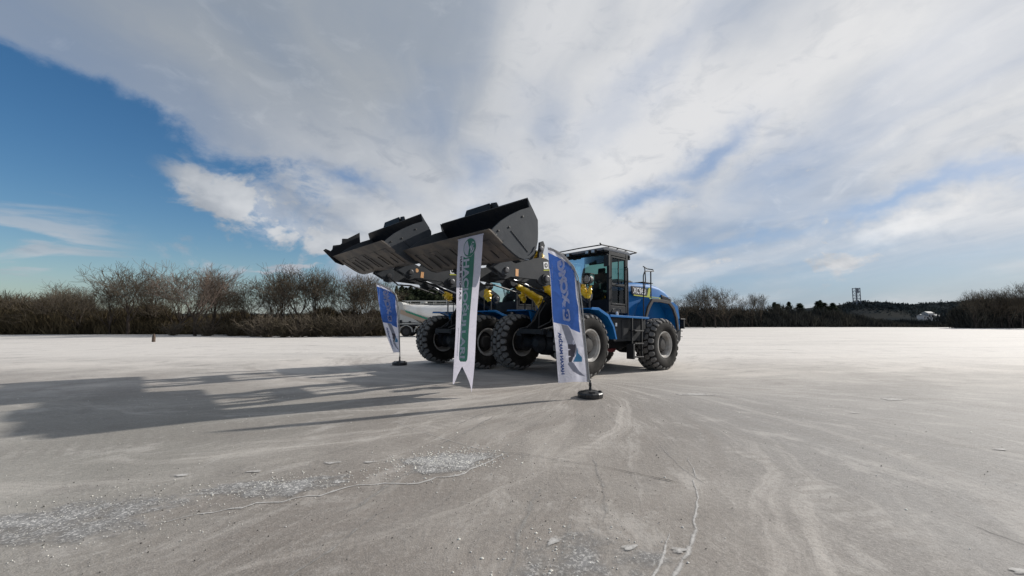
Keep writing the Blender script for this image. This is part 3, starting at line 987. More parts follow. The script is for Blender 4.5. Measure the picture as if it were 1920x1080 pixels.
    # caution label and maker's sign on the arms
    for s in (1, -1):
        y = s * 0.657
        m = MB()
        m.box(1.71, 1.80, min(y, y + s * 0.003), max(y, y + s * 0.003), 2.27, 2.43)
        P(m, 'warning_label', 'orange')
        # white square emblem with a dark ring and pointed core
        c0, c1 = 0.80, 2.63
        ang = R(-8)

        def rot(u, w):
            return (c0 + u * math.cos(ang) - w * math.sin(ang), c1 + u * math.sin(ang) + w * math.cos(ang))
        m = MB()
        sq = [rot(*q) for q in ((-0.085, -0.085), (0.085, -0.085), (0.085, 0.085), (-0.085, 0.085))]
        m.plate(sq, min(y, y + s * 0.003), max(y, y + s * 0.003))
        m.plate([rot(*q) for q in ((-0.13, -0.09), (-0.20, -0.09), (-0.15, 0.02))], min(y, y + s * 0.003), max(y, y + s * 0.003))
        for i, ch in enumerate('XCMG'):
            vs, fs, x0, x1, y0, y1 = text_geo(ch, 0.02)
            k = 0.15 / (y1 - y0)
            m.add([(lambda q: (q[0], y + s * 0.002, q[1]))(rot(-(0.14 + 0.13 * i + (vx_ - x0) * k) if s > 0 else -(0.14 + 0.13 * i + (x1 - vx_) * k), -0.07 + (vy_ - y0) * k)) for vx_, vy_ in vs], fs)
        P(m, 'maker_sign', 'white')
        m = MB()
        hx = [rot(0.062 * math.cos(a), 0.062 * math.sin(a)) for a in [R(30 + 60 * k) for k in range(6)]]
        m.plate(hx, min(y + s * 0.003, y + s * 0.005), max(y + s * 0.003, y + s * 0.005))
        em = P(m, 'emblem', 'black')
        m = MB()
        tri = [rot(0.038 * math.cos(a), 0.038 * math.sin(a)) for a in (R(-90), R(30), R(150))]
        m.plate(tri, min(y + s * 0.005, y + s * 0.007), max(y + s * 0.005, y + s * 0.007))
        m.build('emblem_core', MT['white'], em)
        m = MB()
        m.plate([rot(*q) for q in ((0.10, -0.125), (0.10, -0.10), (-0.62, -0.10), (-0.62, -0.125))], min(y, y + s * 0.003), max(y, y + s * 0.003))
        P(m, 'yellow_stripe', 'yellow2')
    # lift cylinders
    for s in (1, -1):
        a = Vector((0.82, s * 0.50, 2.30))
        b_ = Vector((-1.02, s * 0.50, 1.62))
        d = (b_ - a)
        m = MB()
        m.tube([a + d * 0.45, b_], 0.085, 16)
        m.lathe([(-0.06, 0.10), (0.06, 0.10)], tuple(b_), 'y', 14)
        cy_o = P(m, 'lift_cylinder', 'dark', smooth=True)
        m = MB()
        m.tube([a + d * 0.07, a + d * 0.46], 0.038, 12)
        m.build('piston_rod', MT['chrome'], cy_o, smooth=True)
        m = MB()
        m.lathe([(-0.06, 0.10), (0.06, 0.10)], tuple(a), 'y', 16)
        m.tube([a, a + d * 0.08], 0.06, 12)
        m.build('rod_eye', MT['grey'], cy_o, smooth=True)
    # tilt linkage: bell crank on the cross tube, cylinder, link to the bucket
    m = MB()
    bc = [(1.30, 2.28), (1.46, 2.28), (1.56, 2.45), (1.50, 2.62), (1.10, 3.16), (0.96, 3.18), (0.90, 3.06), (1.16, 2.60)]
    for s in (-1, 1):
        m.plate(bc, s * 0.13 - 0.03, s * 0.13 + 0.03)
    m.lathe([(-0.2, 0.11), (0.2, 0.11)], (1.38, 0, 2.46), 'y', 18)
    P(m, 'bell_crank', 'grey', bevel=0.006)
    m = MB()
    m.plate([(0.95, 3.04), (1.08, 3.20), (2.06, 3.00), (2.16, 2.86), (2.04, 2.80), (1.1, 3.0)], -0.06, 0.06)
    P(m, 'tilt_link', 'grey', bevel=0.01)
    m = MB()
    m.tube([(-0.10, 0, 2.02), (-0.85, 0, 1.86)], 0.10, 16)
    m.lathe([(-0.07, 0.12), (0.07, 0.12)], (-0.85, 0, 1.86), 'y', 14)
    tc_ = P(m, 'tilt_cylinder', 'dark', smooth=True)
    m = MB()
    m.tube([(1.36, 0, 2.30), (-0.12, 0, 2.02)], 0.042, 12)
    m.build('piston_rod', MT['chrome'], tc_, smooth=True)
    # bucket
    bk = empty('bucket')
    bk.parent = root
    prof = [(3.30, 2.85), (3.02, 2.69), (2.72, 2.53), (2.58, 2.475), (2.44, 2.46), (2.30, 2.50), (2.17, 2.60), (2.09, 2.74), (2.055, 2.90), (2.05, 3.10), (2.07, 3.30), (2.15, 3.44), (2.27, 3.58), (2.36, 3.71)]
    th = 0.035
    inner = []
    for i, (x, z) in enumerate(prof):
        a = prof[max(i - 1, 0)]
        b_ = prof[min(i + 1, len(prof) - 1)]
        d = Vector((b_[0] - a[0], b_[1] - a[1])).normalized()
        inner.append((x + d.y * th, z - d.x * th))
    BW = 1.55
    m = MB()
    n = len(prof)
    vs = []
    for y in (-BW + 0.03, BW - 0.03):
        vs += [(x, y, z) for x, z in prof]
    fs = [(i, i + 1, i + 1 + n, i + n) for i in range(n - 1)]
    m.add(vs, fs)
    m.add([(prof[0][0], -BW + 0.03, prof[0][1]), (prof[0][0], BW - 0.03, prof[0][1]), (inner[0][0], BW - 0.03, inner[0][1]), (inner[0][0], -BW + 0.03, inner[0][1])], [(0, 1, 2, 3)])
    m.add([(prof[-1][0], -BW + 0.03, prof[-1][1]), (prof[-1][0], BW - 0.03, prof[-1][1]), (inner[-1][0], BW - 0.03, inner[-1][1]), (inner[-1][0], -BW + 0.03, inner[-1][1])], [(0, 1, 2, 3)])
    bs = m.build('bucket_shell', MT['bucket_floor'], root, smooth=True)
    bs.parent = root
    bpy.data.objects.remove(bk)
    bs.name = 'bucket'
    bk = bs
    m = MB()
    m.add([(x, y, z) for y in (-BW + 0.03, BW - 0.03) for x, z in inner], fs)
    m.build('bucket_lining', MT['bucket_in'], bk, smooth=True)
    # side plates with rolled front edge
    sp_ = [(3.30, 2.85), (3.24, 2.93), (3.06, 3.10), (2.85, 3.25), (2.56, 3.42), (2.25, 3.56), (2.20, 3.50), (2.06, 3.32), (2.045, 3.05), (2.05, 2.88), (2.085, 2.74), (2.165, 2.595), (2.30, 2.495), (2.44, 2.452), (2.58, 2.468), (2.72, 2.523), (3.02, 2.682)]
    for s in (1, -1):
        m = MB()
        m.plate(sp_, s * BW - 0.03, s * BW + 0.005) if s > 0 else m.plate(sp_, -BW - 0.005, -BW + 0.03)
        # upper wing that joins the spill edge
        m.plate([(2.20, 3.50), (2.25, 3.558), (2.31, 3.535), (2.37, 3.72), (2.28, 3.60)], s * BW - 0.028, s * BW + 0.002)
        # doubler strip along the heel and reinforcement near the tooth edge
        heel = [(3.02, 2.68), (3.00, 2.74), (2.72, 2.585), (2.56, 2.53), (2.44, 2.515), (2.33, 2.545), (2.22, 2.63), (2.145, 2.76), (2.09, 2.74), (2.17, 2.60), (2.30, 2.50), (2.44, 2.457), (2.58, 2.473), (2.72, 2.528)]
        m.plate(heel, s * (BW + 0.005) if s > 0 else -(BW + 0.021), s * (BW + 0.021) if s > 0 else -(BW + 0.005))
        o = m.build('side_plate', MT['bucket'], bk, 0.004)
        for (x, z) in ((3.12, 2.90), (2.85, 3.02), (2.50, 3.30), (3.18, 2.81)):
            m = MB()
            m.lathe([(0.0, 0.020), (0.012, 0.020), (0.014, 0.012)] if s > 0 else [(-0.014, 0.012), (-0.012, 0.020), (0.0, 0.020)], (x, s * (BW + 0.0055), z), 'y', 10)
            m.build('bolt', MT['black'], o)
        m = MB()
        m.tube([(2.80, s * (BW + 0.010), 2.96), (2.33, s * (BW + 0.010), 2.62)], 0.006, 6)
        m.build('weld_seam', MT['grey'], o)
    m = MB()
    m.plate([(3.36, 2.893), (3.375, 2.885), (3.02, 2.675), (2.985, 2.69), (3.30, 2.885)], -BW - 0.02, BW + 0.02)
    m.build('cutting_edge', MT['bucket_floor'], bk, 0.003)
    # spill guard in the middle of the top edge, plus the rim beam
    m = MB()
    dsp = Vector((0.09, 0.13)).normalized()
    e0 = Vector((2.355, 3.70))
    for (y0, y1, y2, y3, h) in ((-0.58, -0.50, 0.34, 0.40, 0.165),):
        a = e0
        t = e0 + Vector((-0.02, 1)).normalized() * h
        for off in (0, 0.03):
            pass
        vs = [(a.x, y0, a.y), (t.x, y1, t.y), (t.x, y2, t.y), (a.x, y3, a.y)]
        vs2 = [(p[0] - 0.035, p[1], p[2] - 0.008) for p in vs]
        m.add(vs + vs2, [(0, 1, 2, 3), (7, 6, 5, 4), (0, 4, 5, 1), (1, 5, 6, 2), (2, 6, 7, 3), (3, 7, 4, 0)])
        vs = [(a.x - 0.05, y2 - 0.06, a.y - 0.02), (t.x - 0.06, y2 - 0.02, t.y + 0.02), (t.x - 0.06, y3 + 0.10, t.y + 0.0), (a.x - 0.05, y3 + 0.22, a.y)]
        vs2 = [(p[0] - 0.03, p[1], p[2]) for p in vs]
        m.add(vs + vs2, [(0, 1, 2, 3), (7, 6, 5, 4), (0, 4, 5, 1), (1, 5, 6, 2), (2, 6, 7, 3), (3, 7, 4, 0)])
    m.build('spill_guard', MT['bucket_in'], bk, 0.004)
    m = MB()
    m.tube([(2.345, -BW + 0.05, 3.70), (2.345, BW - 0.05, 3.70)], 0.028, 8)
    m.plate([(2.03, 3.30), (2.06, 3.44), (2.25, 3.66), (2.31, 3.70), (2.13, 3.44), (2.06, 3.30)], -BW + 0.10, BW - 0.10)
    m.build('rim_beam', MT['bucket_in'], bk)
    # wear plates / slots under the floor
    def floor_pt(t, off):
        x = 3.22 - 0.62 * t
        z = 2.795 - 0.328 * t
        nn_ = Vector((0.47, -0.88)).normalized()
        return (x + nn_.x * off, z + nn_.y * off)
    for y0, y1, t0, t1 in ((-1.35, -1.0, 0.1, 0.95), (-0.75, -0.42, 0.1, 0.95), (-0.17, 0.17, 0.1, 0.95), (0.42, 0.75, 0.1, 0.95), (1.0, 1.35, 0.1, 0.95)):
        m = MB()
        a, b_, c_, d_ = floor_pt(t0, 0.003), floor_pt(t1, 0.003), floor_pt(t1, 0.018), floor_pt(t0, 0.018)
        m.plate([a, b_, c_, d_], y0, y1)
        m.build('wear_plate', MT['bucket_floor'], bk, 0.004)
    for k, y in enumerate((-1.30, -0.95, -0.62, -0.36, 0.05, 0.62, 1.12)):
        t0 = (0.05, 0.30, 0.22, 0.40, 0.12, 0.35, 0.5)[k]
        a, b_, c_, d_ = floor_pt(t0, 0.019), floor_pt(0.85, 0.019), floor_pt(0.85, 0.032), floor_pt(t0, 0.032)
        m = MB()
        m.plate([a, b_, c_, d_], y - 0.016, y + 0.016)
        m.build('wear_strip', MT['black'], bk)
    m = MB()
    for s in (-1, 1):
        for w_ in (0.54, 0.70):
            m.plate([(2.50, 2.46), (2.12, 2.70), (2.03, 2.70), (1.98, 2.38), (2.10, 2.24), (2.26, 2.26), (2.55, 2.40)], s * w_ - 0.02, s * w_ + 0.02)
    for s in (-1, 1):
        m.plate([(2.06, 3.2), (1.96, 3.1), (2.0, 2.78), (2.1, 2.72)], s * 0.10 - 0.02, s * 0.10 + 0.02)
    m.box(2.02, 2.09, -1.2, 1.2, 2.90, 3.02)
    m.build('hinge_lug', MT['bucket'], bk, 0.006)
    # black hose run and guard behind the bucket
    m = MB()
    m.tube([(2.1, 0.5, 2.3), (1.7, 0.42, 2.2), (1.2, 0.42, 2.18), (0.5, 0.4, 2.0), (-0.5, 0.4, 1.95)], 0.022, 8)
    m.tube([(1.15, 0.30, 3.12), (0.7, 0.32, 3.0), (0.4, 0.34, 2.6), (0.1, 0.34, 2.2)], 0.028, 8)
    m.tube([(2.2, -0.45, 2.32), (1.9, -0.40, 2.12), (1.5, -0.40, 2.16), (0.6, -0.4, 2.02)], 0.022, 8)
    P(m, 'arm_hose', 'hose', smooth=True)
    m = MB()
    m.plate([(1.02, 2.80), (0.98, 3.17), (0.86, 3.22), (0.80, 3.12), (0.90, 2.78)], 0.56, 0.62)
    m.plate([(1.16, 2.72), (1.52, 2.78), (1.62, 3.0), (1.35, 3.02), (1.0, 2.98)], 0.50, 0.55)
    P(m, 'link_guard', 'grey', bevel=0.008)
    m = MB()
    m.lathe([(-0.03, 0.06), (0.03, 0.06), (0.035, 0.03)], (0.94, 0.62, 3.02), 'y', 14)
    P(m, 'guard_pin', 'steel')

    # ---------------- cab (rear frame)
    X0, X1 = -1.67, -2.50
    YB = 0.80
    m = MB()
    # pillars
    for s in (1, -1):
        m.plate([(X0 + 0.02, 1.62), (X0 + 0.02, 3.32), (X0 - 0.07, 3.32), (X0 - 0.07, 1.62)], s * YB - 0.04, s * YB + 0.04)
        m.plate([(X1 + 0.06, 1.62), (X1 + 0.06, 3.32), (X1 - 0.04, 3.32), (X1 - 0.04, 1.62)], s * YB - 0.04, s * YB + 0.04)
        m.box(X1 + 0.06, X0 - 0.07, s * YB - 0.035, s * YB + 0.035, 3.22, 3.32)
        m.box(X1 + 0.06, X0 - 0.07, s * YB - 0.035, s * YB + 0.035, 1.62, 1.82)
        m.box(X1 + 0.06, X0 - 0.07, s * YB - 0.03, s * YB + 0.03, 2.36, 2.43)
    m.box(X0 - 0.05, X0 + 0.018, -YB + 0.04, YB - 0.04, 3.24, 3.32)
    m.box(X1 - 0.03, X1 + 0.05, -YB + 0.04, YB - 0.04, 3.22, 3.32)
    m.box(X0 - 0.06, X0 + 0.016, -YB + 0.04, YB - 0.04, 1.62, 1.98)
    m.box(X1 - 0.03, X1 + 0.05, -YB + 0.04, YB - 0.04, 1.62, 2.30)
    m.box(X1 + 0.05, X0 - 0.06, -YB + 0.035, YB - 0.035, 1.55, 1.66)
    cabf = P(m, 'cab_frame', 'dark', bevel=0.008, rear=True)
    # roof
    m = MB()
    m.plate([(-1.46, 3.34), (-1.44, 3.40), (-1.60, 3.445), (-2.55, 3.445), (-2.70, 3.40), (-2.70, 3.33)], -0.82, 0.82)
    rf = P(m, 'cab_roof', 'roofwhite', bevel=0.015, rear=True)
    m = MB()
    m.plate([(-1.50, 3.30), (-1.50, 3.338), (-2.68, 3.338), (-2.68, 3.30)], -0.80, 0.80)
    m.build('roof_lining', MT['dark'], rf)
    m = MB()
    z = 3.455
    m.tube([(-1.36, -0.80, z), (-1.36, 0.0, z + 0.012), (-1.36, 0.82, z), (-1.8, 0.86, z), (-2.95, 0.86, z), (-3.0, 0.8, z), (-3.0, -0.80, z), (-2.95, -0.86, z), (-1.42, -0.86, z), (-1.36, -0.80, z)], 0.017, 8)
    for x in (-1.7, -2.1, -2.5):
        m.tube([(x, -0.86, z), (x, 0.86, z)], 0.010, 6)
    m.tube([(-2.7, 0.80, 3.36), (-2.92, 0.86, z)], 0.014, 6)
    m.tube([(-2.7, -0.80, 3.36), (-2.92, -0.86, z)], 0.014, 6)
    m.tube([(-1.36, 0.80, z), (-1.32, 0.80, z + 0.04), (-1.36, 0.76, z + 0.05)], 0.02, 6)
    m.build('roof_rail', MT['black'], rf, smooth=True)
    for y in (-0.66, -0.45, 0.28, 0.50):
        m = MB()
        m.box(-1.47, -1.38, y - 0.065, y + 0.065, 3.27, 3.375)
        wl = m.build('work_light', MT['black'], rf, 0.008)
        m = MB()
        m.box(-1.378, -1.372, y - 0.052, y + 0.052, 3.285, 3.362)
        m.build('lens', MT['lens'], wl)
    m = MB()
    m.box(-2.78, -2.701, -0.76, 0.76, 3.22, 3.34)
    m.build('rear_roof_box', MT['dark'], rf, 0.01)
    # glass
    def pane(name, pts4, parent, mat='glass'):
        mm = MB()
        mm.add(pts4, [(0, 1, 2, 3)])
        return mm.build(name, MT[mat], parent)
    mm = MB()
    k = 8
    vs = []
    for i in range(k + 1):
        y = -0.755 + 1.51 * i / k
        bx_ = X0 + 0.0 + 0.05 * (1 - (y / 0.755) ** 2)
        vs += [(bx_ - 0.01, y, 1.985), (bx_ - 0.01, y, 3.235)]
    mm.add(vs, [(2 * i, 2 * i + 2, 2 * i + 3, 2 * i + 1) for i in range(k)])
    mm.build('windshield', g, cabf, smooth=True)
    # door on the near side, window on the other
    for s in (1, -1):
        y = s * (YB + 0.012)
        m = MB()
        m.box(-1.745, -1.770, y - 0.02, y + 0.02, 1.84, 3.22) if False else None
        xa, xb = -1.755, -2.43
        for (a0_, a1_, b0_, b1_) in ((xa - 0.035, xa, 1.84, 3.20), (xb, xb + 0.035, 1.84, 3.20), (xb + 0.035, xa - 0.035, 3.16, 3.20), (xb + 0.035, xa - 0.035, 1.84, 1.89), (xb + 0.035, xa - 0.035, 2.38, 2.44)):
            m.box(a0_, a1_, y - 0.02, y + 0.028, b0_, b1_)
        m.box(-2.12, -2.10, y - 0.01, y + 0.02, 2.44, 3.16)
        dr = m.build('cab_door' if s > 0 else 'side_window', MT['dark'], cabf, 0.004)
        pane('upper_glass', [(xa - 0.035, y, 2.44), (xb + 0.035, y, 2.44), (xb + 0.035, y, 3.16), (xa - 0.035, y, 3.16)], dr)
        pane('lower_glass', [(xa - 0.035, y, 1.89), (xb + 0.035, y, 1.89), (xb + 0.035, y, 2.38), (xa - 0.035, y, 2.38)], dr)
        m = MB()
        m.tube([(-2.05, y + 0.02 * s, 2.72), (-2.05, y + 0.05 * s, 2.74), (-2.05, y + 0.05 * s, 2.85), (-2.05, y + 0.02 * s, 2.87)], 0.012, 6)
        m.build('handle', MT['black'], dr)
    pane('rear_window', [(X1, -0.755, 2.30), (X1, 0.755, 2.30), (X1, 0.755, 3.22), (X1, -0.755, 3.22)], cabf)
    # interior
    m = MB()
    m.plate([(-2.02, 2.04), (-2.42, 2.02), (-2.40, 2.12), (-2.46, 2.80), (-2.42, 2.84), (-2.34, 2.84), (-2.30, 2.25), (-2.00, 2.16)], -0.25, 0.25)
    m.plate([(-2.36, 2.82), (-2.44, 2.82), (-2.45, 3.00), (-2.38, 3.01)], -0.13, 0.13)
    m.box(-2.35, -2.08, -0.2, 0.2, 1.665, 2.03)
    m.box(-2.35, -1.95, 0.30, 0.40, 2.20, 2.28)
    m.box(-2.35, -1.85, -0.45, -0.30, 2.1, 2.30)
    P(m, 'driver_seat', 'seat', bevel=0.02, rear=True)
    m = MB()
    m.tube([(-1.74, 0, 1.7), (-1.78, 0, 2.15), (-1.90, 0, 2.42)], 0.035, 8)
    ring = [(-1.93 + 0.08 * math.sin(t), 0.19 * math.cos(t), 2.44 + 0.17 * math.sin(t)) for t in np.linspace(0, 2 * PI, 21)]
    m.tube(ring, 0.014, 6, cap=False)
    m.tube([ring[0], ring[10]], 0.012, 6)
    m.box(-1.84, -1.76, 0.28, 0.42, 2.3, 2.46)
    P(m, 'steering_wheel', 'black', smooth=True, rear=True)
    m = MB()
    m.tube([(X0 + 0.05, 0.30, 2.1), (X0 + 0.075, 0.10, 2.75)], 0.010, 6)
    m.tube([(X0 + 0.075, 0.16, 2.45), (X0 + 0.07, -0.02, 2.9)], 0.008, 6)
    P(m, 'wiper', 'black', rear=True)
    for s in (1, -1):
        m = MB()
        m.tube([(X0 + 0.02, s * 0.83, 3.20), (X0 + 0.22, s * 0.92, 3.20), (X0 + 0.24, s * 0.93, 2.95)], 0.011, 6)
        m.box(X0 + 0.215, X0 + 0.26, s * 0.93 - 0.085, s * 0.93 + 0.085, 2.86, 3.16)
        P(m, 'rear_view_mirror', 'black', bevel=0.008, rear=True)
    # ---------------- platforms and boxes beside the cab
    for s in (1, -1):
        a, b_ = (0.46, 1.32) if s > 0 else (-1.32, -0.46)
        m = MB()
        m.box(-2.86, -1.08, a, b_, 1.475, 1.53)
        P(m, 'platform', 'blue', bevel=0.006, rear=True)
        m = MB()
        m.plate([(-1.28, 1.473), (-2.86, 1.473), (-2.86, 1.02), (-2.72, 0.86), (-1.40, 0.84), (-1.28, 1.0)], s * 1.16 - 0.25 if s > 0 else -1.20, 1.20 if s > 0 else s * 1.16 + 0.25)
        P(m, 'battery_box', 'dark', bevel=0.012, rear=True)
        m = MB()
        m.box(-1.52, -1.45, min(s * 1.201, s * 1.204), max(s * 1.201, s * 1.204), 1.24, 1.33)
        P(m, 'white_label', 'white', rear=True)
        m = MB()
        m.box(-2.22, -1.70, min(s * 1.201, s * 1.213), max(s * 1.201, s * 1.213), 0.92, 1.42)
        P(m, 'box_door', 'dark', bevel=0.004, rear=True)
        # ladder
        m = MB()
        for x in (-2.04, -2.50):
            m.box(x - 0.022, x + 0.022, s * 1.30 - 0.025, s * 1.30 + 0.025, 0.42, 1.47)
        m.box(-2.05, -1.98, s * 1.28 - 0.11, s * 1.28 + 0.11, 0.38, 0.78)
        ld = P(m, 'ladder', 'black', bevel=0.004, rear=True)
        for z in (0.42, 0.78, 1.12):
            m = MB()
            m.box(-2.478, -2.062, s * 1.30 - 0.09, s * 1.30 + 0.09, z, z + 0.03)
            m.build('step', MT['black'], ld, 0.003)
        # handrails
        m = MB()
        m.tube([(-1.98, s * 1.22, 1.53), (-1.98, s * 1.22, 2.60), (-2.0, s * 1.20, 2.84), (-2.08, s * 1.12, 2.90), (-2.22, s * 0.98, 2.90), (-2.46, s * 0.86, 2.90)], 0.019, 8)
        P(m, 'handrail', 'black', smooth=True, rear=True)
        m = MB()
        m.tube([(-2.70, s * 1.24, 1.50), (-2.70, s * 1.24, 2.70), (-2.76, s * 1.24, 2.82), (-2.90, s * 1.24, 2.86), (-3.30, s * 1.20, 2.90), (-3.36, s * 1.14, 2.96), (-3.30, s * 1.0, 2.99), (-2.98, s * 1.06, 3.02), (-2.90, s * 1.16, 2.98), (-2.84, s * 1.22, 2.6), (-2.72, s * 1.24, 2.2)], 0.016, 8)
        m.tube([(-3.13, s * 1.21, 2.10), (-3.13, s * 1.21, 2.88)], 0.019, 8)
        P(m, 'handrail', 'black', smooth=True, rear=True)
    # small clutter on the deck under the cab
    m = MB()
    m.tube([(-1.62, 0.9, 1.56), (-1.60, 1.0, 1.70), (-1.9, 1.02, 1.72), (-2.1, 0.95, 1.56)], 0.015, 6)
    m.box(-1.35, -1.25, 0.95, 1.05, 1.53, 1.62)
    m.lathe([(0, 0.04), (0.08, 0.03)], (-1.75, 1.05, 1.53), 'z', 8)
    P(m, 'deck_fitting', 'black', rear=True)
    m = MB()
    m.lathe([(0, 0.035), (0.09, 0.03), (0.10, 0.01)], (-1.55, 1.18, 1.53), 'z', 8)
    P(m, 'white_cap', 'white', rear=True)
    # ---------------- hood
    secs = [(-2.62, 0.72, 2.545), (-3.2, 0.78, 2.60), (-3.8, 0.80, 2.615), (-4.25, 0.81, 2.57), (-4.62, 0.81, 2.47), (-4.92, 0.80, 2.32), (-5.16, 0.77, 2.10), (-5.28, 0.74, 1.85), (-5.34, 0.71, 1.50)]
    m = MB()
    ring = []
    for (x, w_, zt) in secs:
        zb = 1.33
        rr_ = min(0.20, (zt - zb) * 0.6)
        pts_ = [(w_ + 0.02, zb), (w_ + 0.03, 0.5 * (zb + zt))]
        for q in range(6):
            t = R(90 * q / 5)
            pts_.append((w_ - rr_ + rr_ * math.cos(t) + 0.0, zt - rr_ * 0.75 + rr_ * 0.75 * math.sin(t)))
        pts_ += [(0.0, zt + 0.015)]
        full = pts_ + [(-a_, b2) for a_, b2 in pts_[:-1][::-1]]
        ring.append([(x, a_, b2) for a_, b2 in full])
    nr = len(ring[0])
    m.add([p for rg in ring for p in rg], [(i * nr + k_, i * nr + k_ + 1, (i + 1) * nr + k_ + 1, (i + 1) * nr + k_) for i in range(len(ring) - 1) for k_ in range(nr - 1)] + [tuple(range(nr)), tuple(range((len(ring) - 1) * nr + nr - 1, (len(ring) - 1) * nr - 1, -1))])
    hood = P(m, 'engine_hood', 'blue', smooth=True, rear=True)
    m = MB()
    m.box(-3.40, -2.66, -0.42, 0.42, 2.612, 2.66)
    for k_ in range(9):
        m.box(-3.38 + k_ * 0.08, -3.34 + k_ * 0.08, -0.38, 0.38, 2.661, 2.685)
    m.box(-4.15, -3.62, -0.50, 0.66, 2.64, 2.665)
    m.build('air_intake_grille', MT['mesh'], hood, 0.004)
    m = MB()
    pts_ = [(s_[0], 0.44, s_[2] + 0.02) for s_ in secs[3:8]]
    m.tube(pts_, 0.022, 6)
    m.tube([(p[0], -0.44, p[2]) for p in pts_], 0.022, 6)
    m.build('hood_trim', MT['archtrim'], hood, smooth=True)
    # precleaner / exhaust on the far side
    m = MB()
    m.lathe([(0, 0.05), (0.30, 0.05), (0.32, 0.04)], (-3.0, -0.30, 2.62), 'z', 12)
    m.build('exhaust_pipe', MT['hub'], hood, smooth=True)
    for s in (1, -1):
        y = s * 0.812
        # name band and lettering
        def sy(a_, b2):
            return (min(s * a_, s * b2), max(s * a_, s * b2))
        m = MB()
        y0_, y1_ = sy(0.80, 0.834)
        m.plate([(-2.72, 2.44), (-3.50, 2.44), (-3.62, 2.20), (-2.78, 2.20)], y0_, y1_)
        P(m, 'name_band', 'archtrim', rear=True)
        m = MB()
        y0_, y1_ = sy(0.80, 0.836)
        m.plate([(-2.84, 2.195), (-3.52, 2.195), (-3.63, 2.46), (-3.72, 2.46), (-3.66, 2.165), (-2.84, 2.165)], y0_, y1_)
        m.plate([(-3.68, 2.20), (-4.28, 2.20), (-4.28, 2.12), (-3.66, 2.12)], y0_, y1_)
        P(m, 'yellow_stripe', 'yellow2', rear=True)
        m = MB()
        vs, fs, x0_, x1_, ya, yb = text_geo('XC968', 0.022)
        kx = 0.64 / (x1_ - x0_)
        kz = 0.185 / (yb - ya)
        m.add([(-2.80 - (vx_ - x0_) * kx if s > 0 else -3.44 + (vx_ - x0_) * kx, s * 0.838, 2.232 + (vy_ - ya) * kz) for vx_, vy_ in vs], fs)
        P(m, 'model_lettering', 'white', rear=True)
        m = MB()
        for q in range(8):
            m.box(-3.78 - q * 0.058, -3.745 - q * 0.058, *sy(0.836, 0.8375), 2.135, 2.185)
        P(m, 'small_lettering', 'blue', rear=True)
        # dark vent
        m = MB()
        y0_, y1_ = sy(0.80, 0.850)
        m.plate([(-4.32, 2.30), (-4.86, 2.19), (-4.96, 1.98), (-4.34, 2.06)], y0_, y1_)
        vt = P(m, 'side_vent', 'black', bevel=0.006, rear=True)
        m = MB()
        for q in range(5):
            m.box(-4.84, -4.37, *sy(0.850, 0.858), 2.085 + q * 0.035 - 0.0, 2.100 + q * 0.035)
        m.build('louvre', MT['archtrim'], vt)
        # rear fender arch
        arch = [(-2.84, 1.53), (-2.98, 1.84), (-3.20, 2.08), (-3.60, 2.10), (-4.16, 2.07), (-4.44, 1.90), (-4.62, 1.60), (-4.70, 1.20)]
        inn = [(-4.66, 1.20), (-4.58, 1.59), (-4.41, 1.87), (-4.15, 2.035), (-3.60, 2.065), (-3.215, 2.045), (-3.01, 1.82), (-2.87, 1.53)]
        m = MB()
        m.plate(arch + inn, *sy(0.84, 1.16))
        # rear quarter skin behind the wheel
        m.plate([(-4.44, 1.90), (-4.62, 1.60), (-4.70, 1.20), (-5.08, 1.20), (-5.10, 1.60), (-5.00, 1.96), (-4.74, 2.08), (-4.2, 2.068)], *sy(0.84, 1.02))
        P(m, 'rear_fender', 'blue', rear=True, bevel=0.004)
        m = MB()
        inn2 = [(-4.60, 1.20), (-4.52, 1.58), (-4.36, 1.83), (-4.13, 1.98), (-3.60, 2.005), (-3.25, 1.99), (-3.07, 1.78), (-2.93, 1.53)]
        m.plate(arch + inn2, *sy(1.161, 1.22))
        P(m, 'wheel_arch_trim', 'archtrim', rear=True, bevel=0.006)
        # rear lamp bracket
        m = MB()
        m.box(-5.36, -5.06, *sy(0.86, 1.08), 1.54, 1.575)
        m.box(-5.34, -5.28, *sy(0.90, 1.06), 1.25, 1.538)
        tl = P(m, 'tail_lamp', 'black', rear=True, bevel=0.004)
        m = MB()
        m.box(-5.352, -5.342, *sy(0.92, 1.04), 1.28, 1.50)
        m.build('lens', MT['redlens'], tl)
    m = MB()
    m.plate([(-4.72, 1.325), (-5.28, 1.325), (-5.34, 1.25), (-5.30, 0.88), (-5.18, 0.78), (-4.76, 0.86)], -0.94, 0.94)
    P(m, 'counterweight', 'dark', bevel=0.02, rear=True)
    m = MB()
    m.box(-5.46, -5.342, 0.76, 0.92, 1.16, 1.19)
    m.box(-5.46, -5.342, 0.76, 0.92, 0.98, 1.0)
    P(m, 'bumper_bracket', 'black', rear=True)
    return root


loader = make_loader()
AZ = 3.89744723
pitch = math.atan2(0.120769, WB)
loaderB = copy_tree(loader)
for lo_, pos_, az_, pt_ in ((loader, (0.8779, 10.6742, 0.0), AZ, pitch), (loaderB, (-1.60, 12.62, -0.02), 3.8833, 0.0)):
    lo_.matrix_world = Matrix.Translation(pos_) @ Matrix.Rotation(az_, 4, 'Z') @ Matrix.Rotation(-pt_, 4, 'Y')
tag(loader, 'nearer blue wheel loader with raised grey bucket carrying the white and green banner', 'wheel loader', 'blue wheel loaders parked side by side')
tag(loaderB, 'further blue wheel loader mostly hidden behind the nearer one, its bucket reaching furthest left', 'wheel loader', 'blue wheel loaders parked side by side')
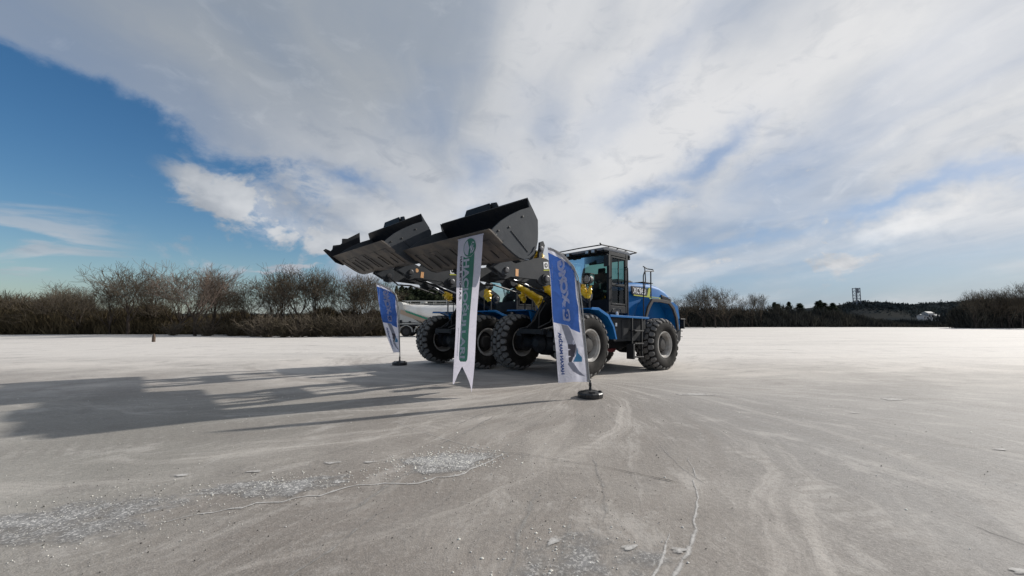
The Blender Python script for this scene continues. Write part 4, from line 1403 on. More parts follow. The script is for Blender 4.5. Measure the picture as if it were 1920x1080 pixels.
# the further machine holds its arms a little higher
lift = Matrix.Translation((-0.88, 0, 2.03)) @ Matrix.Rotation(R(-5.2), 4, 'Y') @ Matrix.Translation((0.88, 0, -2.03))
for ch in loaderB.children:
    nm = ch.name.split('.')[0]
    if nm in ('bucket', 'lift_arm', 'pivot_pin', 'warning_label', 'maker_sign', 'emblem', 'bell_crank', 'tilt_link', 'link_guard', 'guard_pin', 'lift_cylinder', 'tilt_cylinder', 'arm_hose') or (nm == 'yellow_stripe' and ch.matrix_basis == Matrix.Identity(4)):
        ch.matrix_basis = lift @ ch.matrix_basis

for ch in loaderB.children:
    if ch.name.split('.')[0] == 'bucket':
        ch.matrix_basis = lift @ Matrix.Translation((2.13, 0, 2.36)) @ Matrix.Rotation(R(4.0), 4, 'Y') @ Matrix.Translation((-2.13, 0, -2.36))
m = MB()
m.plate([(3.56, 3.33), (3.50, 3.38), (3.36, 3.33), (3.31, 3.40), (3.30, 3.50), (3.10, 3.55), (3.05, 3.60), (3.05, 3.73), (2.90, 3.75), (2.55, 3.98), (2.50, 3.4), (3.0, 2.95), (3.22, 3.02)], -1.63, -1.585)
m.build('side_cutter', MT['bucket_in'], loaderB, 0.005)

# yellow protective film, parts of each machine
def film(root, pts_, rads, seed, amp=0.3, M=None):
    m = crumple(pts_, rads, seed, amp)
    o = m.build('yellow_wrap', MT['yellow'], root, smooth=True)
    if M is not None:
        o.matrix_local = M
    return o


a = Vector((0.82, -0.50, 2.30))
d = Vector((-1.02, -0.50, 1.62)) - a
film(loader, [a + d * 0.10, a + d * 0.30, a + d * 0.52, a + d * 0.60 + Vector((0, 0, -0.04)), a + d * 0.58 + Vector((0.02, 0, -0.24))], [0.07, 0.085, 0.11, 0.13, 0.03], 3, 0.28)
a = Vector((0.82, 0.50, 2.30))
d = Vector((-1.02, 0.50, 1.62)) - a
film(loader, [a + d * 0.06, a + d * 0.2 + Vector((0, 0, -0.08)), a + d * 0.42 + Vector((0, 0, -0.02)), a + d * 0.6], [0.08, 0.13, 0.12, 0.10], 4, 0.28)
film(loader, [(0.96, 0.50, 2.98), (0.90, 0.50, 2.88), (0.86, 0.50, 2.76)], [0.07, 0.12, 0.13], 5, 0.3)
film(loader, [(-0.18, 1.02, 2.24), (-0.16, 1.05, 2.05), (-0.20, 1.10, 1.90)], [0.05, 0.085, 0.02], 6, 0.4)
film(loader, [(-0.20, 1.24, 2.20), (-0.20, 1.20, 2.05), (-0.20, 1.14, 1.90)], [0.02, 0.06, 0.04], 7, 0.4)
film(loader, [(-0.18, -1.02, 2.24), (-0.16, -1.08, 2.05), (-0.20, -1.05, 1.85)], [0.05, 0.11, 0.03], 8, 0.4)
film(loaderB, [(-0.16, 1.12, 2.26), (-0.15, 1.16, 2.08), (-0.20, 1.16, 1.92)], [0.07, 0.12, 0.05], 9, 0.35)
for s in (-1, 1):
    a = Vector((0.82, s * 0.50, 2.30))
    d = Vector((-1.02, s * 0.50, 1.62)) - a
    film(loaderB, [a + d * 0.30 + Vector((0, 0, 0.02)), a + d * 0.38, a + d * 0.45 + Vector((0, 0, -0.05))], [0.07, 0.13, 0.09], 11 + s, 0.35, lift)
m = MB()
m.box(2.02, 2.16, 0.657, 0.661, 2.40, 2.52)
o = m.build('yellow_label', MT['ylabel'], loaderB)
o.matrix_local = lift
m = MB()
m.lathe([(0.0, 0.055), (0.012, 0.05)], (1.93, 0.657, 2.44), 'y', 14)
o = m.build('reflector', MT['orange'], loaderB)
o.matrix_local = lift


# ------------------------------------------------------------------ feather flags
# design space: drawing units of about one centimetre; (u to the right, w down) of the near flag as it hangs
A_FREE = [(1026, 466), (1031, 520), (1035.5, 600), (1041, 660), (1046, 716)]
A_POLE = [(1079, 466), (1083, 520), (1090, 570), (1097, 640), (1104, 716)]


def interp(pts_, w):
    ws = [p[1] for p in pts_]
    return float(np.interp(w, ws, [p[0] for p in pts_]))


class Flag:
    def __init__(self, free, pole, z0, z1, wave, seed):
        # free/pole: lists of (x,y) from top to bottom in metres
        self.free, self.pole, self.z0, self.z1, self.wave, self.seed = free, pole, z0, z1, wave, seed

    def pt(self, u, w, off=0.0):
        a, b_ = interp(A_FREE, w), interp(A_POLE, w)
        p = (u - a) / (b_ - a)
        q = (w - 466) / 250.0
        k = q * (len(self.free) - 1)
        i = max(0, min(int(k), len(self.free) - 2))
        t = k - i
        f = [self.free[i][j] * (1 - t) + self.free[i + 1][j] * t for j in (0, 1)]
        g_ = [self.pole[i][j] * (1 - t) + self.pole[i + 1][j] * t for j in (0, 1)]
        x = f[0] * (1 - p) + g_[0] * p
        y = f[1] * (1 - p) + g_[1] * p
        z = self.z0 * (1 - q) + self.z1 * q
        amp = self.wave * max(0.0, 1 - p)
        fold = 0.030 * math.exp(-((p - 0.42 - 0.55 * (q - 0.35)) / 0.05) ** 2) * (1 if 0.25 < q < 1.0 else 0.3)
        y += amp * (math.sin(4.5 * q + 5.0 * p + self.seed) + 0.4 * math.sin(11 * q - 4 * p + self.seed)) - fold * (self.wave / 0.05)
        y += 0.010 * math.sin(30 * p + 9 * q) * max(0, 0.6 - abs(q - 0.2)) - off
        return (x, y, z)

    def sheet(self, name, poly, mat, parent, off, res=9.0):
        """fill polygon (u,w) with a fine grid-cut mesh mapped on the cloth"""
        bm = bmesh.new()
        vs = [bm.verts.new((p[0], p[1], 0)) for p in poly]
        bm.faces.new(vs)
        us = [p[0] for p in poly]
        ws = [p[1] for p in poly]
        for ax_, lo, hi in ((0, min(us), max(us)), (1, min(ws), max(ws))):
            k = math.ceil(lo / res) * res
            while k < hi:
                co = (k, 0, 0) if ax_ == 0 else (0, k, 0)
                no = (1, 0, 0) if ax_ == 0 else (0, 1, 0)
                bmesh.ops.bisect_plane(bm, geom=bm.verts[:] + bm.edges[:] + bm.faces[:], plane_co=co, plane_no=no)
                k += res
        bmesh.ops.triangulate(bm, faces=bm.faces)
        m = MB()
        m.v = [self.pt(v.co.x, v.co.y, off) for v in bm.verts]
        m.f = [tuple(v.index for v in f.verts) for f in bm.faces]
        bm.verts.index_update()
        bm.free()
        return m.build(name, MT[mat], parent, smooth=True)

    def glyphs(self, name, s, u0, w0, u1, w1, height, mat, parent, off, bold=0.02, italic=0.0):
        """mirrored upright lettering: reads upward from (u0,w0) to (u1,w1), tops to the right"""
        vs, fs, x0, x1, y0, y1 = text_geo(s, bold)
        bm = bmesh.new()
        vv = [bm.verts.new((p[0], p[1], 0)) for p in vs]
        for f in fs:
            try:
                bm.faces.new([vv[i] for i in f])
            except ValueError:
                pass
        for _ in range(2):
            ed = [e for e in bm.edges if e.calc_length() > 0.25]
            if ed:
                bmesh.ops.subdivide_edges(bm, edges=ed, cuts=1, use_grid_fill=False)
        bmesh.ops.triangulate(bm, faces=bm.faces)
        bm.verts.index_update()
        m = MB()
        L = x1 - x0
        for v in bm.verts:
            t = (v.co.x - x0) / L
            h = (v.co.y - y0) / (y1 - y0)
            t += italic * h / L
            u = u0 + (u1 - u0) * t + h * height
            w = w0 + (w1 - w0) * t
            m.v.append(self.pt(u, w, off))
        m.f = [tuple(v.index for v in f.verts) for f in bm.faces]
        bm.free()
        return m.build(name, MT[mat], parent, smooth=True)


def make_flag(fl, base, pole_pts, label, group):
    root = empty('feather_flag', base)
    inv = Vector(base)

    def fix(o):
        o.data.transform(Matrix.Translation(-inv))
        return o
    outline = [(1026, 466), (1038, 469), (1050, 475), (1062, 484), (1072, 495), (1079, 508), (1083, 522), (1086.5, 545), (1090, 570), (1097, 640), (1104, 716), (1075, 715), (1046, 716), (1041, 660), (1035.5, 600), (1031, 520)]
    c_ = fix(fl.sheet('flag_cloth', outline, 'cwhite', root, 0.0, 5.0))
    sleeve = [(1026, 466), (1038, 469), (1050, 475), (1062, 484), (1072, 495), (1079, 508), (1083, 522), (1086.5, 545), (1090, 570), (1097, 640), (1104, 716), (1101.5, 716), (1094, 640), (1087, 570), (1083.5, 545), (1080, 523), (1076, 511), (1069, 500), (1060, 490), (1049, 481), (1037, 474), (1027, 471)]
    fix(fl.sheet('pole_sleeve', sleeve, 'csleeve', root, 0.005, 6.0))
    blue_p = [(1027, 476), (1038, 481), (1052, 488), (1064.5, 495), (1075, 504), (1079, 512), (1080, 530), (1082.6, 560), (1087, 578), (1087, 604), (1089, 626), (1071.5, 619), (1065.5, 612.6), (1036.7, 606.7), (1035.2, 590), (1031.5, 520)]
    fix(fl.sheet('blue_panel', blue_p, 'cblue', root, 0.005, 6.0))
    fix(fl.sheet('grey_swoosh', [(1051.5, 610), (1065, 613), (1070, 622), (1079.6, 647), (1083, 657), (1076, 672), (1064, 647), (1058, 630)], 'cgrey', root, 0.004, 8.0))
    fix(fl.sheet('grey_swoosh', [(1068, 676), (1076, 682), (1086, 696), (1098, 706), (1086, 703), (1074, 696), (1064, 683)], 'cgrey', root, 0.004, 8.0))
    fix(fl.glyphs('brand_lettering', 'XCMG', 1055.0, 580, 1044.0, 494, 15.5, 'cwhite', root, 0.010, 0.065, 0.25))
    fix(fl.sheet('logo_square', [(1055, 583), (1066, 582), (1068.5, 584), (1070, 602), (1068, 605), (1057, 603), (1055.5, 601)], 'cwhite', root, 0.010, 8.0))
    fix(fl.sheet('logo_core', [(1059, 588), (1065, 586), (1067, 592), (1066.5, 600), (1061, 600), (1058.5, 594)], 'cblue', root, 0.014, 8.0))
    fix(fl.sheet('logo_core', [(1061.5, 591), (1065, 593.5), (1062.5, 597.5)], 'cwhite', root, 0.018, 8.0))
    fix(fl.glyphs('company_lettering', 'HAKAN MAKİNA', 1051.5, 701, 1045.0, 625, 8.6, 'ctext', root, 0.006, 0.055))
    fix(fl.sheet('emblem', [(1064, 647), (1079.6, 647), (1079, 656), (1076, 668), (1071.5, 679), (1066, 679), (1065.5, 671), (1071, 669), (1065, 667.5), (1065, 658), (1070.5, 656.5), (1064.5, 655)], 'cdgrey', root, 0.007, 8.0))
    fix(fl.sheet('emblem', [(1082.6, 653), (1084, 663), (1091.5, 671), (1091.5, 679), (1074.4, 679), (1079.5, 668)], 'ccyan', root, 0.007, 8.0))
    m = MB()
    m.tube([Vector(p) - inv for p in pole_pts], [0.014] * 2 + [0.011] * (len(pole_pts) - 3) + [0.006], 8)
    m.build('pole', MT['steelgrey'], root, smooth=True)
    m = MB()
    m.lathe([(0.0, 0.19), (0.01, 0.225), (0.075, 0.23), (0.095, 0.21), (0.11, 0.15), (0.125, 0.10), (0.13, 0.05)], (0, 0, 0), 'z', 12)
    bs_ = m.build('water_base', MT['blackplastic'], root, 0.004)
    m = MB()
    m.box(-0.05, 0.05, -0.18, -0.10, 0.098, 0.122)
    m.lathe([(0.08, 0.03), (0.125, 0.03), (0.13, 0.015)], (0.16, -0.05, 0), 'z', 10)
    m.box(-0.17, -0.12, -0.05, 0.03, 0.09, 0.12)
    m.build('filler_cap', MT['black'], bs_)
    m = MB()
    m.lathe([(0.12, 0.032), (0.19, 0.020), (0.20, 0.026), (0.255, 0.024), (0.265, 0.014), (0.30, 0.012)], (0, 0, 0), 'z', 12)
    m.build('pole_socket', MT['black'], bs_, smooth=True)
    tag(root, label, 'flag', group)
    return root


MT['steelgrey'] = material('flag_pole_grey', (0.30, 0.30, 0.30), 0.4)
MT['blackplastic'] = material('black_plastic', (0.016, 0.016, 0.017), 0.38, 0.0, (0.04, 0.04, 0.04), 12, bump=0.25, bscale=30)


def line(p, q, n=5):
    return [(p[0] + (q[0] - p[0]) * i / (n - 1), p[1] + (q[1] - p[1]) * i / (n - 1)) for i in range(n)]


# near flag: stands at (1.38, 7.33)
poleA = [(1.108, 7.33), (1.170, 7.33), (1.236, 7.33), (1.302, 7.33), (1.352, 7.33)]
freeA = [(0.640, 7.27), (0.690, 7.27), (0.712, 7.26), (0.765, 7.24), (0.803, 7.22)]
flA = Flag(freeA, poleA, 2.665, 0.268, 0.022, 0.8)
make_flag(flA, (1.38, 7.33, TZ(1.38, 7.33)), [(1.38, 7.33, 0.20), (1.368, 7.333, 0.28), (1.306, 7.333, 0.98), (1.25, 7.333, 1.65), (1.19, 7.333, 2.12), (1.11, 7.333, 2.32), (0.93, 7.333, 2.53), (0.68, 7.28, 2.655)],
          'larger blue and white feather flag before the nearer loader, on a black base', 'feather flags on black bases')
# far flag by the tanker
poleB = [(-3.60, 12.71), (-3.57, 12.71), (-3.52, 12.71), (-3.48, 12.71), (-3.455, 12.71)]
freeB = [(-4.20, 12.60), (-4.12, 12.62), (-4.00, 12.60), (-3.83, 12.58), (-3.62, 12.60)]
flB = Flag(freeB, poleB, 2.48, 0.36, 0.025, 2.1)
make_flag(flB, (-3.45, 12.71, TZ(-3.45, 12.71)), [(-3.45, 12.71, 0.20), (-3.45, 12.713, 0.35), (-3.475, 12.713, 0.98), (-3.51, 12.713, 1.65), (-3.56, 12.713, 1.98), (-3.62, 12.713, 2.16), (-3.80, 12.713, 2.34), (-4.17, 12.62, 2.47)],
          'smaller blue and white feather flag beside the tanker, left of both loaders', 'feather flags on black bases')

# ------------------------------------------------------------------ banner hanging from the near bucket
bt = ((-1.068, 8.045, 2.955), (-0.533, 7.475, 2.955))
bb = ((-1.115, 7.95, 0.44), (-0.680, 7.33, 0.49))


def bpt(u, v, off=0.0):
    w = v
    L = [bt[0][i] * (1 - w) + bb[0][i] * w for i in range(3)]
    Q = [bt[1][i] * (1 - w) + bb[1][i] * w for i in range(3)]
    p = [L[i] * (1 - u) + Q[i] * u for i in range(3)]
    nrm = Vector((Q[1] - L[1], -(Q[0] - L[0]), 0)).normalized()      # towards the viewer side
    bow = 0.020 * math.sin(3.0 * v + 1.0) * math.sin(PI * u) + 0.012 * math.sin(7 * v + 4 * u) * min(1, v * 3)
    q = Vector(p) + nrm * (off + bow)
    return tuple(q)


nv = Vector((bt[1][1] - bt[0][1], -(bt[1][0] - bt[0][0]), 0))
SG = 1.0 if nv.dot(Vector((0, -1, 0))) > 0 else -1.0


def bsheet(name, poly, mat, parent, off, res=0.05):
    bm = bmesh.new()
    vs = [bm.verts.new((p[0], p[1] * 3.2, 0)) for p in poly]
    bm.faces.new(vs)
    for ax_ in (0, 1):
        vals = [(p[0], p[1] * 3.2)[ax_] for p in poly]
        r_ = 0.25 if ax_ == 0 else 0.16
        k = math.ceil(min(vals) / r_) * r_
        while k < max(vals):
            co = (k, 0, 0) if ax_ == 0 else (0, k, 0)
            no = (1, 0, 0) if ax_ == 0 else (0, 1, 0)
            bmesh.ops.bisect_plane(bm, geom=bm.verts[:] + bm.edges[:] + bm.faces[:], plane_co=co, plane_no=no)
            k += r_
    bmesh.ops.triangulate(bm, faces=bm.faces)
    bm.verts.index_update()
    m = MB()
    m.v = [bpt(v.co.x, v.co.y / 3.2, SG * off) for v in bm.verts]
    m.f = [tuple(v.index for v in f.verts) for f in bm.faces]
    bm.free()
    return m.build(name, MT[mat], parent, smooth=True)


def btext(name, s, v0, v1, ubase, utop, mat, parent, off, bold):
    """reads downward, tops to the right"""
    vs, fs, x0, x1, y0, y1 = text_geo(s, bold)
    m = MB()
    m.v = [bpt(ubase + (utop - ubase) * (q[1] - y0) / (y1 - y0), v0 + (v1 - v0) * (q[0] - x0) / (x1 - x0), SG * off) for q in vs]
    m.f = fs
    return m.build(name, MT[mat], parent)


bn = empty('hanging_banner', (0, 0, 0))
bsheet('banner_cloth', [(0, 0), (1, 0), (1, 0.5), (1, 1.0), (0.96, 1.165), (0.86, 1.12), (0.42, 0.985), (0.22, 1.05), (0.06, 1.12), (0.0, 1.12), (0, 1.0), (0, 0.5)], 'bwhite', bn, 0.0)
bsheet('green_band', [(0.30, 0.150), (0.40, 0.165), (0.62, 0.160), (0.735, 0.135), (0.71, 0.55), (0.68, 0.90), (0.66, 0.935), (0.60, 0.950), (0.34, 0.950), (0.28, 0.935), (0.265, 0.90), (0.28, 0.55)], 'cgreen', bn, 0.005)
btext('company_lettering', 'HACIOĞULLARI', 0.175, 0.925, 0.315, 0.640, 'bwhite', bn, 0.010, 0.035)
btext('subtitle_lettering', 'HAZIR BETON A.Ş.', 0.145, 0.490, 0.125, 0.250, 'cblack', bn, 0.005, 0.04)
circ = [(0.53 + 0.245 * math.cos(t), 0.088 + 0.072 * math.sin(t)) for t in np.linspace(0, 2 * PI, 28, endpoint=False)]
bsheet('emblem_disc', circ, 'cgreen', bn, 0.006)
bsheet('emblem_ring', [(0.52 + 0.205 * math.cos(t), 0.088 + 0.060 * math.sin(t)) for t in np.linspace(R(95), R(250), 12)] + [(0.53, 0.088)], 'bwhite', bn, 0.011)
rs = np.random.default_rng(5)
m = MB()
for k in range(16):
    t, r_ = rs.uniform(-1.5, 1.2), rs.uniform(0.2, 0.85)
    u0, v0 = 0.55 + 0.22 * r_ * math.cos(t), 0.088 + 0.064 * r_ * math.sin(t)
    a_ = rs.uniform(0, 6.28)
    du, dv = 0.05 * math.cos(a_), 0.015 * math.sin(a_)
    pts_ = [(u0 - du, v0 - dv), (u0 + 0.02, v0 - 0.004), (u0 + du, v0 + dv), (u0 - 0.015, v0 + 0.006)]
    m.add([bpt(p[0], p[1], SG * 0.0115) for p in pts_], [(0, 1, 2, 3)])
m.build('emblem_drawing', MT['bwhite'], bn)
m = MB()
for k in range(34):
    v0 = 0.70 + k * 0.0062
    m.add([bpt(u_, v_, SG * 0.005) for u_, v_ in ((0.15, v0), (0.185, v0), (0.185, v0 + 0.0035), (0.15, v0 + 0.0035))], [(0, 1, 2, 3)])
m.build('small_print', MT['cgrey'], bn)
m = MB()
m.tube([bpt(-0.01, 0.004), bpt(1.01, 0.004)], 0.012, 6)
m.build('hem_rod', MT['cwhite'], bn)
tag(bn, 'long white banner with green band hanging from the nearer bucket, ending in two points', 'banner')

# ------------------------------------------------------------------ tanker trailer
MT['tank'] = material('white_tank_paint', (0.80, 0.77, 0.72), 0.35, 0.0, (0.70, 0.66, 0.60), 0.8)
MT['tankgrey'] = material('grey_tank_panel', (0.42, 0.42, 0.40), 0.5, dust=0.1)
MT['tgreen'] = material('green_stripe_paint', (0.015, 0.22, 0.13), 0.4)
MT['tbeige'] = material('beige_stripe_paint', (0.36, 0.27, 0.20), 0.5)


def make_tanker():
    Y0 = 42.0
    root = empty('tank_trailer', (-11.66, Y0, TZ(-11.66, Y0)))
    root.scale = (1.10, 1.10, 1.06)
    m = MB()
    secs_ = [(0.35, 1.05, 2.35, 1.95), (0.9, 1.12, 2.25, 1.55), (2.2, 1.18, 2.10, 1.20), (3.6, 1.20, 2.02, 0.98), (5.0, 1.18, 2.05, 1.15), (6.5, 1.2, 2.02, 0.98), (8.2, 1.18, 2.12, 1.30), (9.6, 1.1, 2.25, 1.7), (10.0, 0.9, 2.3, 1.9)]
    rings_ = []
    for (x, r_, zc, zb) in secs_:
        rg = []
        for k in range(24):
            t = 2 * PI * k / 24
            y = r_ * math.cos(t)
            z = zc + 1.05 * math.sin(t) * (1 if math.sin(t) > 0 else (zc - zb) / 1.05)
            if math.sin(t) < 0:
                y *= 1 - 0.45 * abs(math.sin(t)) ** 1.5
            rg.append((x, y, min(z, 3.05)))
        rings_.append(rg)
    m.add([p for rg in rings_ for p in rg], [(i * 24 + k, i * 24 + (k + 1) % 24, (i + 1) * 24 + (k + 1) % 24, (i + 1) * 24 + k) for i in range(len(secs_) - 1) for k in range(24)] + [tuple(range(24)), tuple(range(8 * 24 + 23, 8 * 24 - 1, -1))])
    m.build('tank', MT['tank'], root, smooth=True)
    m = MB()
    m.plate([(-0.6, 1.15), (1.2, 1.15), (3.3, 1.15), (2.2, 1.35), (0.9, 2.3), (0.80, 3.0), (0.62, 3.22), (0.38, 3.28), (0.12, 3.18), (-0.08, 2.75), (-0.35, 1.9)], -1.17, -1.12)
    m.plate([(0.12, 3.18), (0.38, 3.28), (0.62, 3.22), (0.80, 3.0), (0.3, 2.9)], -1.119, 1.12)
    m.build('rear_skirt', MT['tankgrey'], root, 0.01)
    for k in range(9):
        m = MB()
        x = 0.9 + k * 0.27
        m.plate([(x, 2.50 - k * 0.10), (x + 0.22, 2.43 - k * 0.10), (x + 0.42, 2.20 - k * 0.10), (x + 0.18, 2.27 - k * 0.10)], -1.26, -1.225)
        m.build('green_stripe', MT['tgreen'], root)
    m = MB()
    m.plate([(0.55, 2.55), (2.6, 1.72), (3.2, 1.45), (2.5, 1.40), (0.5, 2.15)], -1.222, -1.20)
    m.build('beige_stripe', MT['tbeige'], root)
    m = MB()
    m.box(-0.6, 10.2, -0.9, -0.7, 0.95, 1.14)
    m.box(-0.6, 10.2, 0.7, 0.9, 0.95, 1.14)
    for x in (-0.5, 2, 4, 6, 8, 10):
        m.box(x, x + 0.12, -0.69, 0.69, 0.96, 1.13)
    m.box(-0.75, -0.601, -1.1, 1.1, 0.55, 1.05)
    m.build('chassis', MT['dark'], root, 0.01)
    for i, x in enumerate((0.95, 2.30, 3.65)):
        for s in (-1, 1):
            m = MB()
            m.lathe([(-0.15, 0.30), (-0.15, 0.45), (-0.11, 0.48), (0.11, 0.48), (0.15, 0.45), (0.15, 0.30)], (x + 0.1, s * 1.02, 0.48), 'y', 24)
            w = m.build('wheel', MT['tyre'], root, smooth=True)
            m = MB()
            m.lathe([(-0.155, 0.30), (-0.10, 0.26), (-0.10, 0.13), (-0.19, 0.12), (-0.20, 0.05)], (x + 0.1, s * 1.02, 0.48), 'y', 20)
            m.build('rim', MT['archtrim'], w, smooth=True)
            pts_ = [(x + 0.1 + 0.60 * math.cos(t), 0.48 + 0.60 * math.sin(t)) for t in np.linspace(R(-5), R(185), 10)]
            pts2 = [(x + 0.1 + 0.55 * math.cos(t), 0.48 + 0.55 * math.sin(t)) for t in np.linspace(R(185), R(-5), 10)]
            m = MB()
            m.plate(pts_ + pts2, s * 1.02 - 0.2, s * 1.02 + 0.2)
            m.build('mudguard', MT['tankgrey'], root)
    m = MB()
    for y in (-0.5, 0.5):
        m.tube([(0.5, y, 3.38), (9.6, y, 3.38)], 0.03, 6)
        for x in np.arange(1.0, 9.6, 1.2):
            m.tube([(x, y, 3.02), (x, y, 3.40)], 0.03, 6)
    m.box(0.9, 9.4, -0.42, 0.42, 3.14, 3.18)
    m.build('catwalk_rail', MT['tankgrey'], root)
    m = MB()
    m.lathe([(0, 0.3), (0.12, 0.3)], (2.4, 0, 3.19), 'z', 14)
    m.lathe([(0, 0.3), (0.12, 0.3)], (6.4, 0, 3.19), 'z', 14)
    m.build('hatch', MT['tankgrey'], root)
    m = MB()
    m.tube([(0.2, -1.2, 1.35), (3.2, -1.2, 1.25)], 0.03, 6)
    m.box(0.4, 0.7, -1.24, -1.16, 1.25, 1.55)
    m.box(1.3, 1.5, -1.24, -1.16, 1.3, 1.45)
    m.build('valve', MT['dark'], root)
    tag(root, 'white bulk tanker trailer with green stripes parked behind the further loader', 'trailer')


make_tanker()

# ------------------------------------------------------------------ wooden post
px_, py_ = -24.0, 27.6
po = empty('wooden_post', (px_, py_, TZ(px_, py_)))
MT['wood'] = material('weathered_wood', (0.10, 0.065, 0.045), 0.8, 0, (0.05, 0.04, 0.03), 20)
m = MB()
m.lathe([(-0.1, 0.10), (0.35, 0.095), (0.36, 0.09)], (0, 0, 0), 'z', 10)
m.build('post_shaft', MT['wood'], po)
m = MB()
m.lathe([(0.361, 0.085), (0.50, 0.06), (0.54, 0.02)], (0, 0, 0), 'z', 8)
m.build('post_top', MT['wood'], po)
tag(po, 'short brown post standing alone on the pale lot near the left trees', 'post')

# ------------------------------------------------------------------ vegetation
MT['bark'] = material('bark', (0.055, 0.045, 0.038), 0.9, 0, (0.090, 0.075, 0.065), 1.5, spec=0.03, coord='World')
MT['twig'] = material('bare_twigs', (0.090, 0.076, 0.064), 0.9, 0, (0.145, 0.122, 0.102), 0.6, spec=0.03, coord='World', island=0.35)
MT['twig_pale'] = material('pale_bare_twigs', (0.20, 0.155, 0.14), 0.9, 0, (0.09, 0.075, 0.066), 0.6, spec=0.03, coord='World', island=0.35)
MT['twig_brown'] = material('brown_twigs', (0.10, 0.086, 0.066), 0.9, 0, (0.060, 0.050, 0.038), 0.6, spec=0.03, coord='World', island=0.3)
MT['scrub'] = material('brown_scrub', (0.072, 0.058, 0.041), 0.95, 0, (0.120, 0.096, 0.066), 0.25, spec=0.03, coord='World', island=0.55)
MT['scrub_dark'] = material('dark_far_wood', (0.050, 0.050, 0.050), 0.95, 0, (0.075, 0.070, 0.064), 0.12, spec=0.03, coord='World', island=0.5)
MT['needle'] = material('conifer_needles', (0.085, 0.105, 0.072), 0.9, 0, (0.115, 0.130, 0.090), 0.9, spec=0.03, coord='World', island=0.5)
MT['hillwood'] = material('far_hill_wood', (0.050, 0.058, 0.064), 0.95, 0, (0.080, 0.082, 0.080), 0.03, spec=0.03, coord='World', island=0.4)  # bluish cast: distance haze put into the wood colour


def prisms(segs, sides=3):
    """segs: array (n,8): p0 xyz, p1 xyz, r0, r1"""
    s = np.asarray(segs)
    p0, p1, r0, r1 = s[:, 0:3], s[:, 3:6], s[:, 6], s[:, 7]
    d = p1 - p0
    d /= np.linalg.norm(d, axis=1)[:, None] + 1e-9
    ref = np.where(np.abs(d[:, 2:3]) > 0.9, np.array([[1.0, 0, 0]]), np.array([[0, 0, 1.0]]))
    u = np.cross(d, ref)
    u /= np.linalg.norm(u, axis=1)[:, None]
    w = np.cross(u, d)
    V = []
    for k in range(sides):
        t = 2 * PI * k / sides
        o = u * math.cos(t) + w * math.sin(t)
        V.append(p0 + o * r0[:, None])
        V.append(p1 + o * r1[:, None])
    V = np.stack(V, 1)                       # n, 2*sides, 3
    n = len(s)
    base = (np.arange(n) * 2 * sides)[:, None]
    F = []
    for k in range(sides):
        a, b_ = 2 * k, 2 * ((k + 1) % sides)
        F.append(base + np.array([[a, b_, b_ + 1, a + 1]]))
    return V.reshape(-1, 3), np.concatenate(F)


def bare_tree_data(seed, H=8.0, spread=0.9, nlimb=6, lean=0.0, maxlv=6, forks=1):
    r_ = random.Random(seed)
    trunk = []
    crown = []

    def rv(s):
        return Vector((r_.gauss(0, s), r_.gauss(0, s), r_.gauss(0, s)))

    def grow(p, d, L, rad, lv):
        n = 3
        q = p.copy()
        dd = d.copy()
        nodes = []
        for i in range(n):
            dd = (dd + rv(0.10 + 0.035 * lv) + Vector((0, 0, 0.10))).normalized()
            q2 = q + dd * (L / n)
            ra = rad * (1 - 0.38 * i / n)
            rb = rad * (1 - 0.38 * (i + 1) / n)
            (trunk if lv <= 1 else crown).append((*q, *q2, ra, rb))
            q = q2
            nodes.append((q.copy(), dd.copy(), rb))
        if lv >= maxlv:
            return
        kids = nlimb if lv == 0 else (4 if lv < 3 else 3)
        for k in range(kids):
            if lv == 0:
                nq, nd, nr = nodes[r_.choice((0, 1, 1, 2, 2, 2))]
            else:
                nq, nd, nr = nodes[-1] if k < 2 else r_.choice(nodes)
            ang = r_.uniform(0.35, 0.85) * spread * (1.05 if lv == 0 else 0.85)
            ax_ = Vector((r_.uniform(-1, 1), r_.uniform(-1, 1), r_.uniform(-0.4, 0.4))).normalized()
            nd2 = (Matrix.Rotation(ang, 3, nd.cross(ax_).normalized()) @ nd).normalized()
            grow(nq, nd2, L * r_.uniform(0.66, 0.90), max(nr * r_.uniform(0.55, 0.72), 0.013), lv + 1)
    for f in range(forks):
        o = Vector((r_.uniform(-.35, .35), r_.uniform(-.35, .35), 0)) * (forks - 1)
        grow(o + Vector((0, 0, -0.2)), (Vector((lean, 0, 1)) + rv(0.08 * forks)).normalized(), H * 0.26, 0.15 * H / 8, 0)
    zz = np.sort(np.array([s[5] for s in crown]))
    top = zz[int(len(zz) * 0.992)]
    sc = H / top
    tr_ = np.array(trunk)
    cr_ = np.array(crown)
    tr_[:, :6] *= sc
    cr_[:, :6] *= sc
    return tr_, cr_


tree_meshes = []
for k, (sd_, sp_, nl, fk) in enumerate([(11, 0.90, 6, 1), (23, 0.80, 4, 2), (35, 0.95, 6, 1), (47, 0.85, 3, 3), (59, 0.68, 6, 1), (71, 0.95, 4, 2)]):
    tr_, cr_ = bare_tree_data(sd_, 8.0, sp_, nl, 0.0, 5, fk)
    tv, tf = prisms(tr_, 5)
    cv, cf = prisms(cr_, 3)
    ot = np_mesh('trunk', tv, tf, MT['bark'])
    oc = np_mesh('crown', cv, cf, MT['twig'])
    tree_meshes.append((ot.data, oc.data))
    bpy.data.objects.remove(ot)
    bpy.data.objects.remove(oc)
pale = tree_meshes[4][1].copy()
pale.materials[0] = MT['twig_pale']
brown = tree_meshes[0][1].copy()
brown.materials[0] = MT['twig_brown']

F_ = 767.4


